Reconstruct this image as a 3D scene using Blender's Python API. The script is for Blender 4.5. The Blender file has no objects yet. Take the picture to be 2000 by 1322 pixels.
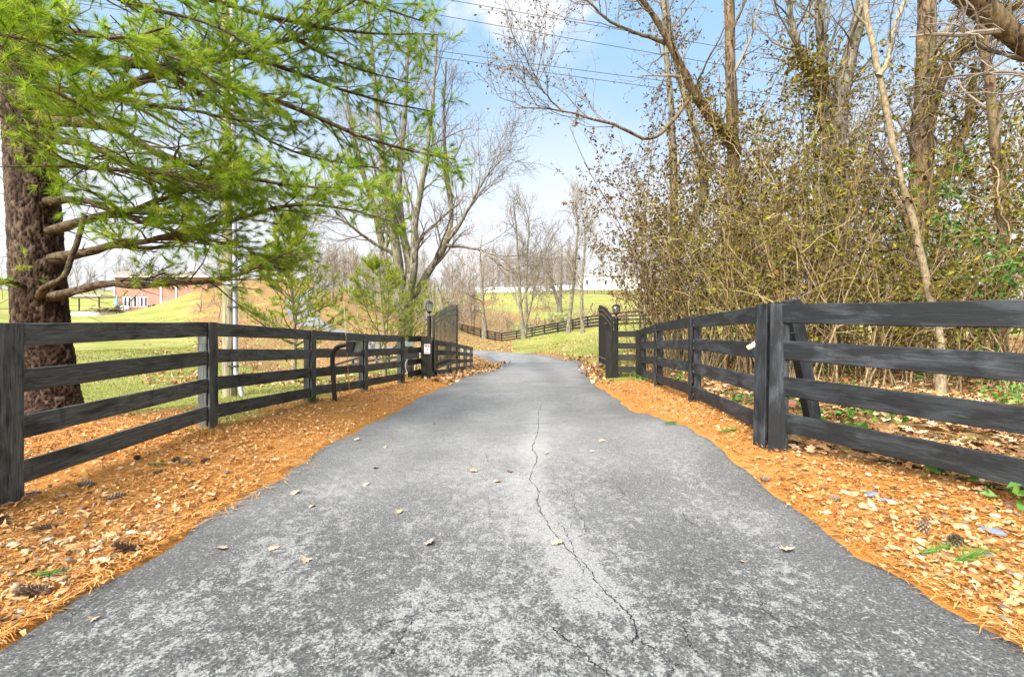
import bpy, math
import numpy as np
from mathutils import Matrix, Vector

# ------------------------------------------------------------------ camera, sky, sun, exposure
SC = bpy.context.scene
COL = SC.collection
F, EYE = 900.0, 1.3                       # focal length in pixels of the 2000 px wide photograph, eye height in metres
cam = bpy.data.cameras.new('camera')
cam.sensor_width = 36.0
cam.lens = 36.0 * F / 2000.0
cam.clip_start, cam.clip_end = 0.05, 3000.0
camo = bpy.data.objects.new('camera', cam)
COL.objects.link(camo)
camo.location = (0, 0, EYE)
camo.rotation_euler = (math.radians(90), 0, 0)
SC.camera = camo

SUN_EL, SUN_AZ = math.radians(46), math.radians(215)     # azimuth clockwise from +Y: behind the camera, to its left
world = bpy.data.worlds.new('World')
SC.world = world
world.use_nodes = True

class NT:
    """tiny helper for node graphs"""
    def __init__(s, nt): s.t = nt; nt.nodes.clear()
    def n(s, kind, _out=0, _p=None, **kw):
        nd = s.t.nodes.new(kind)
        for k, v in (_p or {}).items(): setattr(nd, k, v)
        for k, v in kw.items():
            key = int(k[1:]) if k[0] == 'i' and k[1:].isdigit() else k.replace('_', ' ')
            s.set(nd.inputs[key], v)
        return nd
    def set(s, sock, v):
        if hasattr(v, 'bl_idname') and hasattr(v, 'outputs'): s.t.links.new(v.outputs[0], sock)
        elif hasattr(v, 'is_output'): s.t.links.new(v, sock)
        elif isinstance(v, (tuple, list)) and len(v) == 3 and sock.type == 'RGBA': sock.default_value = (*v, 1)
        else: sock.default_value = v
    def math(s, op, a, b=0.0, c=0.0, clamp=False):
        nd = s.n('ShaderNodeMath', _p={'operation': op, 'use_clamp': clamp})
        for i, v in enumerate((a, b, c)): s.set(nd.inputs[i], v)
        return nd
    def mix(s, f, a, b, mode='MIX'):
        nd = s.n('ShaderNodeMix', _p={'data_type': 'RGBA', 'blend_type': mode})
        s.set(nd.inputs[0], f); s.set(nd.inputs[6], a); s.set(nd.inputs[7], b)
        return nd.outputs[2]
    def ramp(s, f, stops, interp='LINEAR'):
        nd = s.n('ShaderNodeValToRGB'); cr = nd.color_ramp; cr.interpolation = interp
        while len(cr.elements) < len(stops): cr.elements.new(0.5)
        for e, (p, c) in zip(cr.elements, stops):
            e.position = p
            e.color = (c, c, c, 1) if isinstance(c, (int, float)) else (*c, 1)
        s.set(nd.inputs[0], f)
        return nd.outputs[0]
    def noise(s, vec, scale, detail=4, rough=0.55, dist=0.0, out=0):
        nd = s.n('ShaderNodeTexNoise', Vector=vec, Scale=scale, Detail=detail, Roughness=rough, Distortion=dist)
        return nd.outputs[out]
    def voro(s, vec, scale, feature='F1', out=0, rand=1.0):
        nd = s.n('ShaderNodeTexVoronoi', _p={'feature': feature}, Vector=vec, Scale=scale, Randomness=rand)
        return nd.outputs[out]
    def scl(s, vec, xyz):
        nd = s.n('ShaderNodeMapping', Vector=vec); nd.inputs['Scale'].default_value = xyz
        return nd.outputs[0]

w = NT(world.node_tree)
tc = w.n('ShaderNodeTexCoord').outputs['Generated']
sep = w.n('ShaderNodeSeparateXYZ', Vector=tc)
sky = w.n('ShaderNodeTexSky', _p={'sky_type': 'NISHITA', 'sun_disc': False, 'sun_elevation': SUN_EL,
                                   'sun_rotation': SUN_AZ, 'air_density': 1.0, 'dust_density': 0.6, 'ozone_density': 1.0})
zc = w.math('MAXIMUM', sep.outputs[2], 0.0)
den = w.math('ADD', zc, 0.22)
pl = w.n('ShaderNodeCombineXYZ', X=w.math('DIVIDE', sep.outputs[0], den), Y=w.math('DIVIDE', sep.outputs[1], den), Z=0.0)
n1 = w.noise(pl.outputs[0], 1.15, 9, 0.55, 0.3)
n2 = w.noise(w.scl(tc, (1, 1, 2.2)), 3.0, 6, 0.6, 0.2)
cum = w.ramp(n1, [(0.50, 0.0), (0.66, 1.0)])
# one small fair-weather cumulus above the drive
cdir = w.n('ShaderNodeVectorMath', _p={'operation': 'DISTANCE'}, i0=w.n('ShaderNodeVectorMath', _p={'operation': 'MULTIPLY'}, i0=tc, i1=(1.0, 1.0, 1.9)))
_c = Vector((18 / F, 1, 640 / F)).normalized()
cdir.inputs[1].default_value = (_c.x, _c.y, _c.z * 1.9)
blob = w.math('ADD', cdir.outputs['Value'], w.math('MULTIPLY', w.math('SUBTRACT', w.noise(tc, 11.0, 6, 0.6), 0.5), 0.26))
blobm = w.ramp(blob, [(0.055, 1.0), (0.135, 0.0)])
hz = w.math('ADD', sep.outputs[2], w.math('MULTIPLY', w.math('SUBTRACT', n2, 0.5), 0.20))
hor = w.ramp(hz, [(0.14, 1.0), (0.28, 0.82), (0.44, 0.25), (0.62, 0.05)])
msk = w.math('MAXIMUM', w.math('MULTIPLY', cum, 0.55), hor)
msk = w.math('MAXIMUM', msk, w.math('MULTIPLY', blobm, 1.0))
base = w.mix(0.7, sky.outputs[0], (1.45, 2.85, 4.35))
colr = w.mix(msk, base, (4.0, 4.12, 4.35))
bg = w.n('ShaderNodeBackground', Color=colr, Strength=0.084)
w.n('ShaderNodeOutputWorld', Surface=bg)

sl = bpy.data.lights.new('sun', 'SUN')
sl.energy, sl.angle, sl.color = 4.3, math.radians(60), (1.0, 0.95, 0.87)
so = bpy.data.objects.new('sun', sl)
COL.objects.link(so)
sd = Vector((math.sin(SUN_AZ) * math.cos(SUN_EL), math.cos(SUN_AZ) * math.cos(SUN_EL), math.sin(SUN_EL)))
so.rotation_euler = sd.to_track_quat('Z', 'Y').to_euler()
so.location = (0, 0, 30)

SC.view_settings.view_transform = 'Standard'
SC.view_settings.look = 'None'
SC.view_settings.gamma = 1.0
SC.view_settings.use_curve_mapping = False
SC.view_settings.exposure = 1.68
SC.cycles.max_bounces = 4
SC.cycles.transparent_max_bounces = 8
SC.cycles.use_denoising = True
SC.cycles.adaptive_threshold = 0.02

# ------------------------------------------------------------------ small tools
RNG = np.random.default_rng(7)
ORG = {}

def at(px, py, d):
    """a point of the photograph (2000 x 1322) at a distance d in front of the camera, as a place in the world"""
    return np.array([(px - 1000.0) / F * d, d, EYE + (661.0 - py) / F * d])

def tag(o, label=None, cat=None, group=None, kind=None):
    if label: o['label'] = label
    if cat: o['category'] = cat
    if group: o['group'] = group
    if kind: o['kind'] = kind
    return o

def thing(name, label, cat, loc, group=None):
    o = bpy.data.objects.new(name, None)
    o.empty_display_size = 0.2
    COL.objects.link(o)
    o.location = loc
    ORG[o] = np.array(loc, float)
    return tag(o, label, cat, group)

def mesh_data(name, V, Fs, mat, attrs=None, smooth=False):
    """V (n,3); Fs list of index arrays (m,3) or (m,4)"""
    if not isinstance(Fs, (list, tuple)): Fs = [Fs]
    Fs = [np.asarray(f, np.int32) for f in Fs if len(f)]
    me = bpy.data.meshes.new(name)
    V = np.asarray(V, np.float32)
    me.vertices.add(len(V)); me.vertices.foreach_set('co', V.ravel())
    loops = np.concatenate([f.ravel() for f in Fs])
    sizes = np.concatenate([np.full(len(f), f.shape[1], np.int32) for f in Fs])
    starts = np.concatenate([[0], np.cumsum(sizes)[:-1]]).astype(np.int32)
    me.loops.add(len(loops)); me.loops.foreach_set('vertex_index', loops.astype(np.int32))
    me.polygons.add(len(sizes)); me.polygons.foreach_set('loop_start', starts)
    me.polygons.foreach_set('loop_total', sizes)
    me.polygons.foreach_set('use_smooth', np.full(len(sizes), bool(smooth)))
    me.update(calc_edges=True)
    for k, a in (attrs or {}).items():
        a = np.asarray(a, np.float32)
        if a.ndim == 1:
            me.attributes.new(k, 'FLOAT', 'POINT').data.foreach_set('value', a)
        else:
            c = np.ones((len(a), 4), np.float32); c[:, :a.shape[1]] = a
            me.attributes.new(k, 'FLOAT_COLOR', 'POINT').data.foreach_set('color', c.ravel())
    if mat: me.materials.append(mat)
    return me

def mk(name, V, Fs, mat, parent=None, attrs=None, smooth=False, origin=None):
    V = np.asarray(V, float)
    if parent is not None: org = ORG[parent]
    else: org = np.array(origin if origin is not None else (0, 0, 0), float)
    o = bpy.data.objects.new(name, mesh_data(name, V - org, Fs, mat, attrs, smooth))
    COL.objects.link(o)
    if parent is not None: o.parent = parent
    else: o.location = org
    ORG[o] = org
    return o

def dup(o, parent=None, loc=None, rot=None, label=None):
    c = o.copy(); COL.objects.link(c)
    if parent is not None: c.parent = parent
    if loc is not None: c.location = loc
    if rot is not None: c.rotation_euler = rot
    if label: c['label'] = label
    return c

def nrm(a): return a / np.maximum(np.linalg.norm(a, axis=-1, keepdims=True), 1e-9)

def catmull(P, n):
    """smooth curve through the points P, n samples"""
    P = np.asarray(P, float)
    if len(P) < 3:
        t = np.linspace(0, 1, n)[:, None]
        return P[0] * (1 - t) + P[-1] * t
    Q = np.vstack([2 * P[0] - P[1], P, 2 * P[-1] - P[-2]])
    t = np.linspace(0, len(P) - 1 - 1e-6, n); i = t.astype(int); u = (t - i)[:, None]
    a, b, c, d = Q[i], Q[i + 1], Q[i + 2], Q[i + 3]
    return 0.5 * (2 * b + (c - a) * u + (2 * a - 5 * b + 4 * c - d) * u ** 2 + (3 * b - 3 * c + d - a) * u ** 3)

def tubes(P, R, S=5):
    """P (n,K,3) paths, R (n,K) radii -> verts, quads"""
    n, K, _ = P.shape
    T = nrm(np.gradient(P, axis=1))
    m = nrm(T.mean(axis=1))
    ref = np.where(np.abs(m[:, 2:3]) < 0.85, np.array([[0, 0, 1.0]]), np.array([[1.0, 0, 0]]))[:, None, :]
    U = nrm(np.cross(T, np.broadcast_to(ref, T.shape))); W = np.cross(T, U)
    a = np.arange(S) * 2 * np.pi / S
    V = P[:, :, None, :] + R[:, :, None, None] * (np.cos(a)[None, None, :, None] * U[:, :, None, :] + np.sin(a)[None, None, :, None] * W[:, :, None, :])
    i = np.arange(n)[:, None, None] * K * S + np.arange(K - 1)[None, :, None] * S
    j = np.arange(S)[None, None, :]; j2 = (j + 1) % S
    Q = np.stack([i + j, i + j2, i + S + j2, i + S + j], -1).reshape(-1, 4)
    return V.reshape(-1, 3), Q

class Acc:
    """collects vertices, faces and one random value per piece"""
    def __init__(s): s.V = []; s.F = {3: [], 4: []}; s.A = []; s.n = 0
    def add(s, V, Q, a=None):
        if len(V) == 0: return s
        s.V.append(V); s.F[Q.shape[1]].append(Q + s.n); s.n += len(V)
        s.A.append(np.full(len(V), 0.5) if a is None else np.broadcast_to(a, (len(V),)))
        return s
    def faces(s): return [np.concatenate(v) for v in s.F.values() if v]
    def build(s, name, mat, parent=None, smooth=False, origin=None, **kw):
        return mk(name, np.concatenate(s.V), s.faces(), mat, parent, {'rnd': np.concatenate(s.A)}, smooth, origin)

def boxv(x0, x1, y0, y1, z0, z1):
    V = np.array([[x, y, z] for z in (z0, z1) for y in (y0, y1) for x in (x0, x1)], float)
    Q = np.array([[0, 2, 3, 1], [4, 5, 7, 6], [0, 1, 5, 4], [2, 6, 7, 3], [0, 4, 6, 2], [1, 3, 7, 5]])
    return V, Q

def lathe(prof, S=16, c=(0, 0, 0)):
    """prof [(r,z)...] around the z axis through c"""
    pr = np.array(prof, float); a = np.arange(S) * 2 * np.pi / S
    V = np.stack([pr[:, None, 0] * np.cos(a), pr[:, None, 0] * np.sin(a), np.broadcast_to(pr[:, 1:2], (len(pr), S))], -1).reshape(-1, 3) + np.array(c)
    i = np.arange(len(pr) - 1)[:, None] * S; j = np.arange(S)[None]; j2 = (j + 1) % S
    return V, np.stack([i + j, i + j2, i + S + j2, i + S + j], -1).reshape(-1, 4)

# ------------------------------------------------------------------ materials
def material(name):
    m = bpy.data.materials.new(name); m.use_nodes = True
    return m, NT(m.node_tree)

def finish(g, color, rough=0.8, bump=None, strength=0.3, dist=0.01, metal=0.0, spec=0.5, trans=0.0, tcol=None):
    p = g.n('ShaderNodeBsdfPrincipled', Base_Color=color, Roughness=rough, Metallic=metal)
    g.set(p.inputs['Specular IOR Level'], spec)
    if bump is not None:
        b = g.n('ShaderNodeBump', Height=bump, Strength=strength, Distance=dist)
        g.set(p.inputs['Normal'], b)
    out = p
    if trans:
        t = g.n('ShaderNodeBsdfTranslucent', Color=tcol if tcol is not None else color)
        out = g.n('ShaderNodeMixShader', i0=trans, i1=p, i2=t)
    g.n('ShaderNodeOutputMaterial', Surface=out)

def obj_coord(g): return g.n('ShaderNodeTexCoord').outputs['Object']
def geo_pos(g): return g.n('ShaderNodeNewGeometry').outputs['Position']
def attr(g, name, out=2): return g.n('ShaderNodeAttribute', _p={'attribute_name': name}).outputs[out]

def leafy(name, stops, rough=0.6, trans=0.0, spec=0.3):
    """material whose colour runs along a ramp by the piece's own random value"""
    m, g = material(name)
    c = g.ramp(attr(g, 'rnd'), stops)
    finish(g, c, rough, spec=spec, trans=trans)
    return m

def bark(name, dark, light, sx=(9, 9, 2.2), scale=1.4, strength=1.0, dist=0.03, moss=None):
    m, g = material(name)
    v = g.scl(geo_pos(g), sx)
    a = g.noise(v, scale, 8, 0.65, 0.8)
    b = g.noise(geo_pos(g), 1.7, 3)
    c = g.mix(g.ramp(a, [(0.40, 0.0), (0.60, 1.0)]), dark, light)
    if moss: c = g.mix(g.ramp(b, [(0.5, 0.0), (0.68, 0.6)]), c, moss)
    finish(g, c, 0.9, a, strength, dist, spec=0.2)
    return m

def plain(name, color, rough=0.6, metal=0.0, var=0.25, scale=14.0, spec=0.5, bump=0.15):
    m, g = material(name)
    n = g.noise(obj_coord(g), scale, 5)
    dk = tuple(c * (1 - var) for c in color); lt = tuple(min(1, c * (1 + var)) for c in color)
    finish(g, g.mix(n, dk, lt), rough, n, bump, 0.004, metal, spec)
    return m

M = {}
# black-stained fence boards: grain runs along the board's own x axis
def boards(name, dark, mid, worn, wearpos):
    m, g = material(name)
    oi = g.n('ShaderNodeObjectInfo').outputs['Random']
    oc = obj_coord(g)
    sh = g.n('ShaderNodeVectorMath', _p={'operation': 'ADD'}, i0=oc, i1=g.n('ShaderNodeCombineXYZ', X=g.math('MULTIPLY', oi, 31.0), Y=g.math('MULTIPLY', oi, 7.0), Z=g.math('MULTIPLY', oi, 13.0))).outputs[0]
    gr = g.noise(g.scl(sh, (2.2, 40, 40)), 1.6, 7, 0.65, 1.2)
    blot = g.noise(g.scl(sh, (1.2, 4, 4)), 1.8, 5, 0.6, 0.6)
    fine = g.noise(g.scl(sh, (6, 160, 160)), 2.0, 3)
    c = g.mix(g.ramp(gr, [(0.3, 0.0), (0.7, 1.0)]), dark, mid)
    wf = g.math('MULTIPLY', g.ramp(blot, [(wearpos, 0.0), (wearpos + 0.22, 1.0)]), g.ramp(gr, [(0.35, 0.15), (0.62, 1.0)]))
    c = g.mix(wf, c, worn)
    knots = g.voro(g.scl(sh, (1.6, 7, 7)), 1.0)
    c = g.mix(g.ramp(knots, [(0.04, 0.75), (0.12, 0.0)]), c, tuple(x * 0.5 for x in dark))
    h = g.math('ADD', gr, g.math('MULTIPLY', fine, 0.5))
    c = g.mix(1.0, c, g.ramp(oi, [(0.0, 0.55), (0.5, 0.95), (1.0, 1.0)]), 'MULTIPLY')
    streak = g.noise(g.scl(sh, (9, 3, 3)), 1.5, 3)
    c = g.mix(g.ramp(streak, [(.60, 0.), (.75, .5)]), c, tuple(x * 0.8 for x in dark))
    finish(g, c, 0.62, h, 0.55, 0.006, spec=0.35)
    return m
M['board_w'] = boards('weathered_black_board', (0.007, 0.008, 0.008), (0.026, 0.029, 0.029), (0.135, 0.145, 0.130), 0.31)
M['board_b'] = boards('black_board', (0.005, 0.006, 0.007), (0.013, 0.015, 0.018), (0.060, 0.068, 0.078), 0.42)
M['board_g'] = boards('gate_board', (0.008, 0.008, 0.006), (0.020, 0.019, 0.014), (0.040, 0.037, 0.026), 0.46)
M['board_far'] = boards('distant_black_board', (0.008, 0.009, 0.010), (0.014, 0.015, 0.017), (0.022, 0.024, 0.026), 0.5)
M['metal'] = plain('black_metal', (0.010, 0.010, 0.011), 0.38, 0.0, 0.2, spec=0.6)
M['metal_b'] = plain('satin_dark_metal', (0.016, 0.013, 0.011), 0.42, 0.0, 0.3, spec=0.5)
M['white'] = plain('white_paint', (0.74, 0.75, 0.76), 0.5, var=0.06)
M['conduit'] = plain('grey_plastic_conduit', (0.40, 0.40, 0.46), 0.45, var=0.08)
M['bark_pine'] = None
# ------------------------------------------------------------------ the lie of the land
_R = [(-2.25, -8, 2.25, -8), (-2.22, 2, 2.22, 2), (-2.26, 3.5, 2.23, 3.6), (-2.17, 5.6, 2.25, 5.1), (-2.05, 9, 2.18, 8), (-1.65, 14.5, 2.35, 13.5),
      (-1.0, 19, 2.95, 18.5), (-.45, 23, 3.15, 24), (-.75, 27, 2.3, 30.5), (-2.5, 30.5, 0, 35), (-5.5, 33.5, -2.9, 38), (-14, 39.5, -12.5, 43),
      (-25, 52, -22.8, 54.8), (-32, 66, -29.6, 68), (-38, 92, -35, 94)]
_R = np.array(_R)
NR = 620
_el = catmull(np.c_[_R[:, :2], np.zeros(len(_R))], 4000); _er = catmull(np.c_[_R[:, 2:], np.zeros(len(_R))], 4000)
_cl = np.concatenate([[0], np.cumsum(np.linalg.norm(np.diff((_el + _er) / 2, axis=0), axis=1))])
_s = np.concatenate([np.linspace(0, 1, 420) ** 1.0 * 26, np.linspace(26, _cl[-1], 201)[1:]])
_ix = np.interp(_s, _cl, np.arange(4000))
def _take(e): return np.stack([np.interp(_ix, np.arange(4000), e[:, k]) for k in range(3)], 1)
ROAD_L, ROAD_R = _take(_el)[:, :2], _take(_er)[:, :2]
ROAD_C, ROAD_HW = (ROAD_L + ROAD_R) / 2, np.linalg.norm(ROAD_L - ROAD_R, axis=1) / 2
_sub = np.arange(0, len(ROAD_C), 4)

def road_dist(x, y):
    """distance outside the asphalt edge (negative on the asphalt)"""
    x = np.asarray(x, float).ravel(); y = np.asarray(y, float).ravel(); out = np.empty(len(x))
    for a in range(0, len(x), 20000):
        q = np.stack([x[a:a + 20000], y[a:a + 20000]], 1)
        d = np.hypot(q[:, None, 0] - ROAD_C[None, _sub, 0], q[:, None, 1] - ROAD_C[None, _sub, 1]) - ROAD_HW[None, _sub]
        out[a:a + 20000] = d.min(1)
    return out

def G(px, py, d):
    p = at(px, py, d); return (p[0], p[1], p[2])
PTS = [(-2.2, 0, 0), (2.2, 0, 0), (-2.2, 4, 0), (2.2, 4, 0), (-2.1, 8, 0), (2.2, 8, .02), (-1.8, 13, 0), (2.3, 13, .02), (0, -4, 0), (0, 6, .03), (0, 11, .03),
       (0.3, 18, .02), (2.8, 19, .02), (-.4, 23, .05), (3.0, 24, .1), (-2.5, 30, .15), (2.0, 31, .15), (0, 35, .21), (-2.9, 37.5, .3),
       G(735, 672, 42), G(598, 624, 53), G(588, 582, 68), (-35, 92, 12),
       (-3.82, 3.49, .06), (-3.88, 5.93, .15), (-3.77, 8.68, .1), (-3.43, 10.75, .06), (-3.14, 13.2, .02), (-2.67, 14.5, .03), (-4.0, 0, .06),
       (-2.42, 17.5, -.08), (-2.4, 20.5, -.27), (-2.25, 26, -.50), G(633, 742, 27), G(688, 729, 26.5), G(735, 718, 26), G(700, 690, 35),
       G(600, 640, 42), G(600, 580, 62), G(250, 800, 9.5), G(200, 740, 14), G(350, 760, 13),
       G(0, 690, 20), G(200, 690, 20), G(350, 695, 22), G(0, 662, 30), G(200, 662, 30), G(350, 668, 30), G(0, 641, 45), G(200, 640, 45), G(350, 642, 45), G(0, 622, 60), G(200, 619, 60), G(345, 617, 60),
       G(440, 725, 20), G(440, 675, 30), G(440, 636, 45), G(430, 592, 62), G(420, 556, 78), G(520, 690, 30), G(520, 640, 45), G(520, 590, 62), G(520, 560, 78), G(280, 604, 75), G(100, 611, 70), (-6.4, 6.4, .12), (-6.6, 10.8, -.07), (-12, 5, .1), (-20, 10, .5), (-70, 55, 5.2), (-12, -4, .1),
       (2.64, 4.7, .19), (2.97, 7.6, .24), (3.29, 10.5, .2), (3.66, 13.1, .12), (2.95, 13.7, .13), (3.42, 3.08, .13), (4.0, 1, .12), (3, -4, .05),
       G(1830, 772, 8.0), G(1900, 720, 12), G(1600, 700, 13), G(1432, 712, 16), G(1550, 655, 22), G(1900, 650, 30), G(1300, 680, 20), G(1250, 690, 18), (12, 2, .3),
       G(1165, 700, 20), G(1165, 680, 30), G(1100, 665, 45), G(1200, 660, 35),
       G(905, 648, 70), G(979, 667, 60), G(1036, 659, 57), G(1083, 650, 54), G(1165, 639, 47), G(1240, 634, 44), G(1330, 640, 38),
       G(1020, 605, 90), G(1120, 602, 90), G(1150, 577, 130), G(1000, 577, 140), G(1200, 567, 170), G(1000, 572, 170), G(920, 622, 82), G(800, 600, 100), G(1300, 610, 80), G(1500, 612, 100), G(1900, 632, 100),
       G(500, 552, 110), G(250, 575, 130), G(0, 600, 120), (0, 420, 34), (-250, 300, 32), (250, 300, 26), (-320, 0, 10), (320, 0, 10), (0, -60, 0), (60, 30, 2), (40, 10, .8), (-120, -40, 2), (120, -40, 2)]
PTS = np.array(PTS)
def _U(r2): return np.where(r2 > 1e-9, r2 * np.log(np.maximum(r2, 1e-9)), 0.0)
_n = len(PTS)
_A = np.zeros((_n + 3, _n + 3))
_A[:_n, :_n] = _U((PTS[:, None, 0] - PTS[None, :, 0]) ** 2 + (PTS[:, None, 1] - PTS[None, :, 1]) ** 2) + np.eye(_n) * 0.05
_A[:_n, _n] = 1; _A[:_n, _n + 1:] = PTS[:, :2]; _A[_n:, :_n] = _A[:_n, _n:].T
_W = np.linalg.solve(_A, np.r_[PTS[:, 2], 0, 0, 0])

def H(x, y):
    """height of the ground"""
    x = np.asarray(x, float); y = np.asarray(y, float); sh = x.shape; x = x.ravel(); y = y.ravel(); out = np.empty(len(x))
    for a in range(0, len(x), 20000):
        X, Y = x[a:a + 20000], y[a:a + 20000]
        out[a:a + 20000] = _U((X[:, None] - PTS[None, :, 0]) ** 2 + (Y[:, None] - PTS[None, :, 1]) ** 2) @ _W[:_n] + _W[_n] + _W[_n + 1] * X + _W[_n + 2] * Y
    return out.reshape(sh)
def H1(x, y): return float(H(np.array([x]), np.array([y]))[0])

def smooth01(v, a, b):
    t = np.clip((v - a) / (b - a), 0, 1); return t * t * (3 - 2 * t)

def lattice(x, y, s, seed):
    """cheap value noise 0..1"""
    xi, yi = np.floor(x * s).astype(int), np.floor(y * s).astype(int); u, v = x * s - xi, y * s - yi
    u, v = u * u * (3 - 2 * u), v * v * (3 - 2 * v)
    def h(i, j):
        q = (i * 374761393 + j * 668265263 + seed * 982451653) & 0x7fffffff
        q = ((q ^ (q >> 13)) * 1274126177) & 0x7fffffff
        return ((q ^ (q >> 16)) & 0xffff) / 65535.0
    return (h(xi, yi) * (1 - u) + h(xi + 1, yi) * u) * (1 - v) + (h(xi, yi + 1) * (1 - u) + h(xi + 1, yi + 1) * u) * v

def fence_x_right(y): return np.interp(y, [1.0, 3.08, 4.7, 7.6, 10.5, 13.1, 40], [4.45, 3.42, 2.64, 2.97, 3.29, 3.66, 6.5])

def zones(x, y, rd):
    """needle litter, leaf litter (0..1) on the ground; the rest is lawn"""
    n = lattice(x, y, 0.9, 3) * 0.6 + lattice(x, y, 3.1, 5) * 0.4
    near = 1 - smooth01(y + (n - .5) * 3, 12.5, 17)
    left = (x < 0)
    need = np.where(left, near * (1 - smooth01(rd + (n - .5) * 1.2, 1.6, 2.3)), (1 - smooth01(y, 11, 15)) * (1 - smooth01(x - fence_x_right(y) + (n - .5) * .5, 0.0, 0.5)))
    pine = 1 - smooth01(np.hypot(x + 5.7, (y - 5.0) * 1.15) + (n - .5) * 1.6, 2.0, 3.0)
    need = np.maximum(need, np.where(left, pine, 0))
    edge = np.where((y > 12) & (y < 34), 1 - smooth01(rd + (n - .5) * .9, .15, .8), 0)
    inner = np.where(left & (y > 15) & (y < 34) & (x > -3.2), (1 - smooth01(rd, 1.3, 2.4)), 0)
    wood = np.where(~left, smooth01(x - fence_x_right(y), -.3, .4) * (1 - smooth01(y - .35 * (x - 4) + (n - .5) * 6, 12, 20)), 0)
    slope = np.where(left & (y > 20), (.38 + .40 * smooth01(n, .2, .5)) * smooth01(y, 22, 27) * (1 - smooth01(y, 84, 95)) * smooth01(x / np.maximum(y, 1) + (n - .5) * .12, -.73, -.66), 0)
    mead = np.where((y > 20) & (y < 56) & (x > -3), smooth01(n, .45, .75) * .55 * (1 - smooth01(y, 40, 56)), 0)
    scrub = np.where((y > 56) & (x > -12), smooth01(lattice(x, y, .16, 11), .5, .7) * .7, 0)
    far = np.where((y > 62) & (y < 140) & (x < -8) & (x > -40), .0, 0)
    leaf = np.clip(np.maximum.reduce([edge, inner, wood, slope, mead, scrub, far]), 0, 1)
    return np.clip(need, 0, 1), leaf

# ground sheet out to the horizon, cells small near the drive
_gx = np.sinh(np.linspace(-6.0, 6.0, 250)) / np.sinh(6.0) * 900
_gx = np.sort(np.concatenate([_gx[np.abs(_gx) > 7.5], np.linspace(-7.5, 7.5, 110)]))
_gy = np.concatenate([np.linspace(-60, -2, 16)[:-1], np.linspace(-2, 18, 140), 18 + np.cumsum(np.linspace(.16, 1.2, 90)), [82, 86, 91, 97, 104, 112, 121, 131, 142, 154, 167, 181, 197, 215, 236, 262, 300, 350, 420, 520, 680, 900, 1300]])
_gy = np.unique(_gy)
GX, GY = np.meshgrid(_gx, _gy)
rd = road_dist(GX, GY).reshape(GX.shape)
_cx, _cy = np.clip(GX, -320, 320), np.clip(GY, -60, 420)
GZ = H(_cx, _cy)
bumps = (lattice(GX, GY, 1.3, 1) - .5) * .05 + (lattice(GX, GY, 4.0, 2) - .5) * .025
GZ = GZ + bumps * smooth01(rd, 0.1, 0.6) - 0.05 * (1 - smooth01(rd, -.25, .05)) + .012 * smooth01(rd, .02, .2)
zn, zl = zones(GX.ravel(), GY.ravel(), rd.ravel())
ny_, nx_ = GX.shape
_i = (np.arange(ny_ - 1)[:, None] * nx_ + np.arange(nx_ - 1)[None, :]).ravel()
GQ = np.stack([_i, _i + 1, _i + nx_ + 1, _i + nx_], 1)

m, g = material('ground_cover'); M['ground'] = m
pos = geo_pos(g)
zc_ = g.n('ShaderNodeAttribute', _p={'attribute_name': 'zone'}).outputs[0]
zs = g.n('ShaderNodeSeparateColor', Color=zc_)
nb = g.noise(pos, 0.35, 5, 0.6); nm = g.noise(pos, 3.0, 5, 0.65); nf = g.noise(pos, 40.0, 5, 0.7); nff = g.noise(g.scl(pos, (1, 1, .3)), 130.0, 3, 0.7)
lawn = g.mix(g.ramp(nm, [(.35, 0.), (.65, 1.)]), (0.110, 0.140, 0.022), (0.210, 0.222, 0.045))
lawn = g.mix(g.ramp(nb, [(.34, 0.), (.62, .85)]), lawn, (0.33, 0.285, 0.11))
lawn = g.mix(g.ramp(nff, [(.3, .0), (.62, .55)]), lawn, (0.21, 0.225, 0.052))
lawn = g.mix(g.ramp(nf, [(.28, .55), (.45, 0.)]), lawn, (0.05, 0.065, 0.014))
cell = g.voro(pos, 26.0, out=1); celld = g.voro(pos, 26.0, 'DISTANCE_TO_EDGE')
cs = g.n('ShaderNodeSeparateColor', Color=cell)
leafc = g.ramp(cs.outputs[0], [(0., (.10, .045, .018)), (.3, (.22, .100, .035)), (.6, (.32, .165, .065)), (.85, (.44, .29, .155)), (1., (.20, .13, .065))])
leafc = g.mix(g.ramp(celld, [(0., .8), (.05, 0.)]), leafc, (.07, .035, .015))
leafc = g.mix(g.ramp(nb, [(.45, 0.), (.6, .55)]), leafc, (.20, .115, .055))
leafc = g.mix(g.ramp(nm, [(.45, 0.), (.7, .75)]), leafc, (.16, .15, .04))
st = g.noise(g.scl(pos, (9, 40, 9)), 3.0, 5, .7, 2.5); st2 = g.noise(g.scl(pos, (40, 9, 9)), 3.0, 5, .7, 2.5)
needc = g.ramp(g.math('ADD', g.math('MULTIPLY', st, .5), g.math('MULTIPLY', st2, .5)), [(.3, (.12, .04, .012)), (.45, (.38, .145, .028)), (.58, (.54, .25, .058)), (.72, (.62, .39, .14))])
needc = g.mix(g.ramp(nm, [(.45, 0.), (.7, .55)]), needc, (.42, .25, .11))
def edge(f):  # ragged border between covers
    return g.ramp(g.math('ADD', f, g.math('MULTIPLY', g.math('SUBTRACT', nf, .5), .9)), [(.35, 0.), (.65, 1.)])
c = g.mix(edge(zs.outputs[1]), lawn, leafc)
c = g.mix(edge(zs.outputs[0]), c, needc)
finish(g, c, .95, g.math('ADD', nf, g.math('MULTIPLY', nff, .6)), .7, .03, spec=.1)
o = mk('ground', np.stack([GX.ravel(), GY.ravel(), GZ.ravel()], 1), GQ, m, attrs={'zone': np.stack([zn, zl, np.zeros_like(zn)], 1)}, smooth=True)
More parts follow.
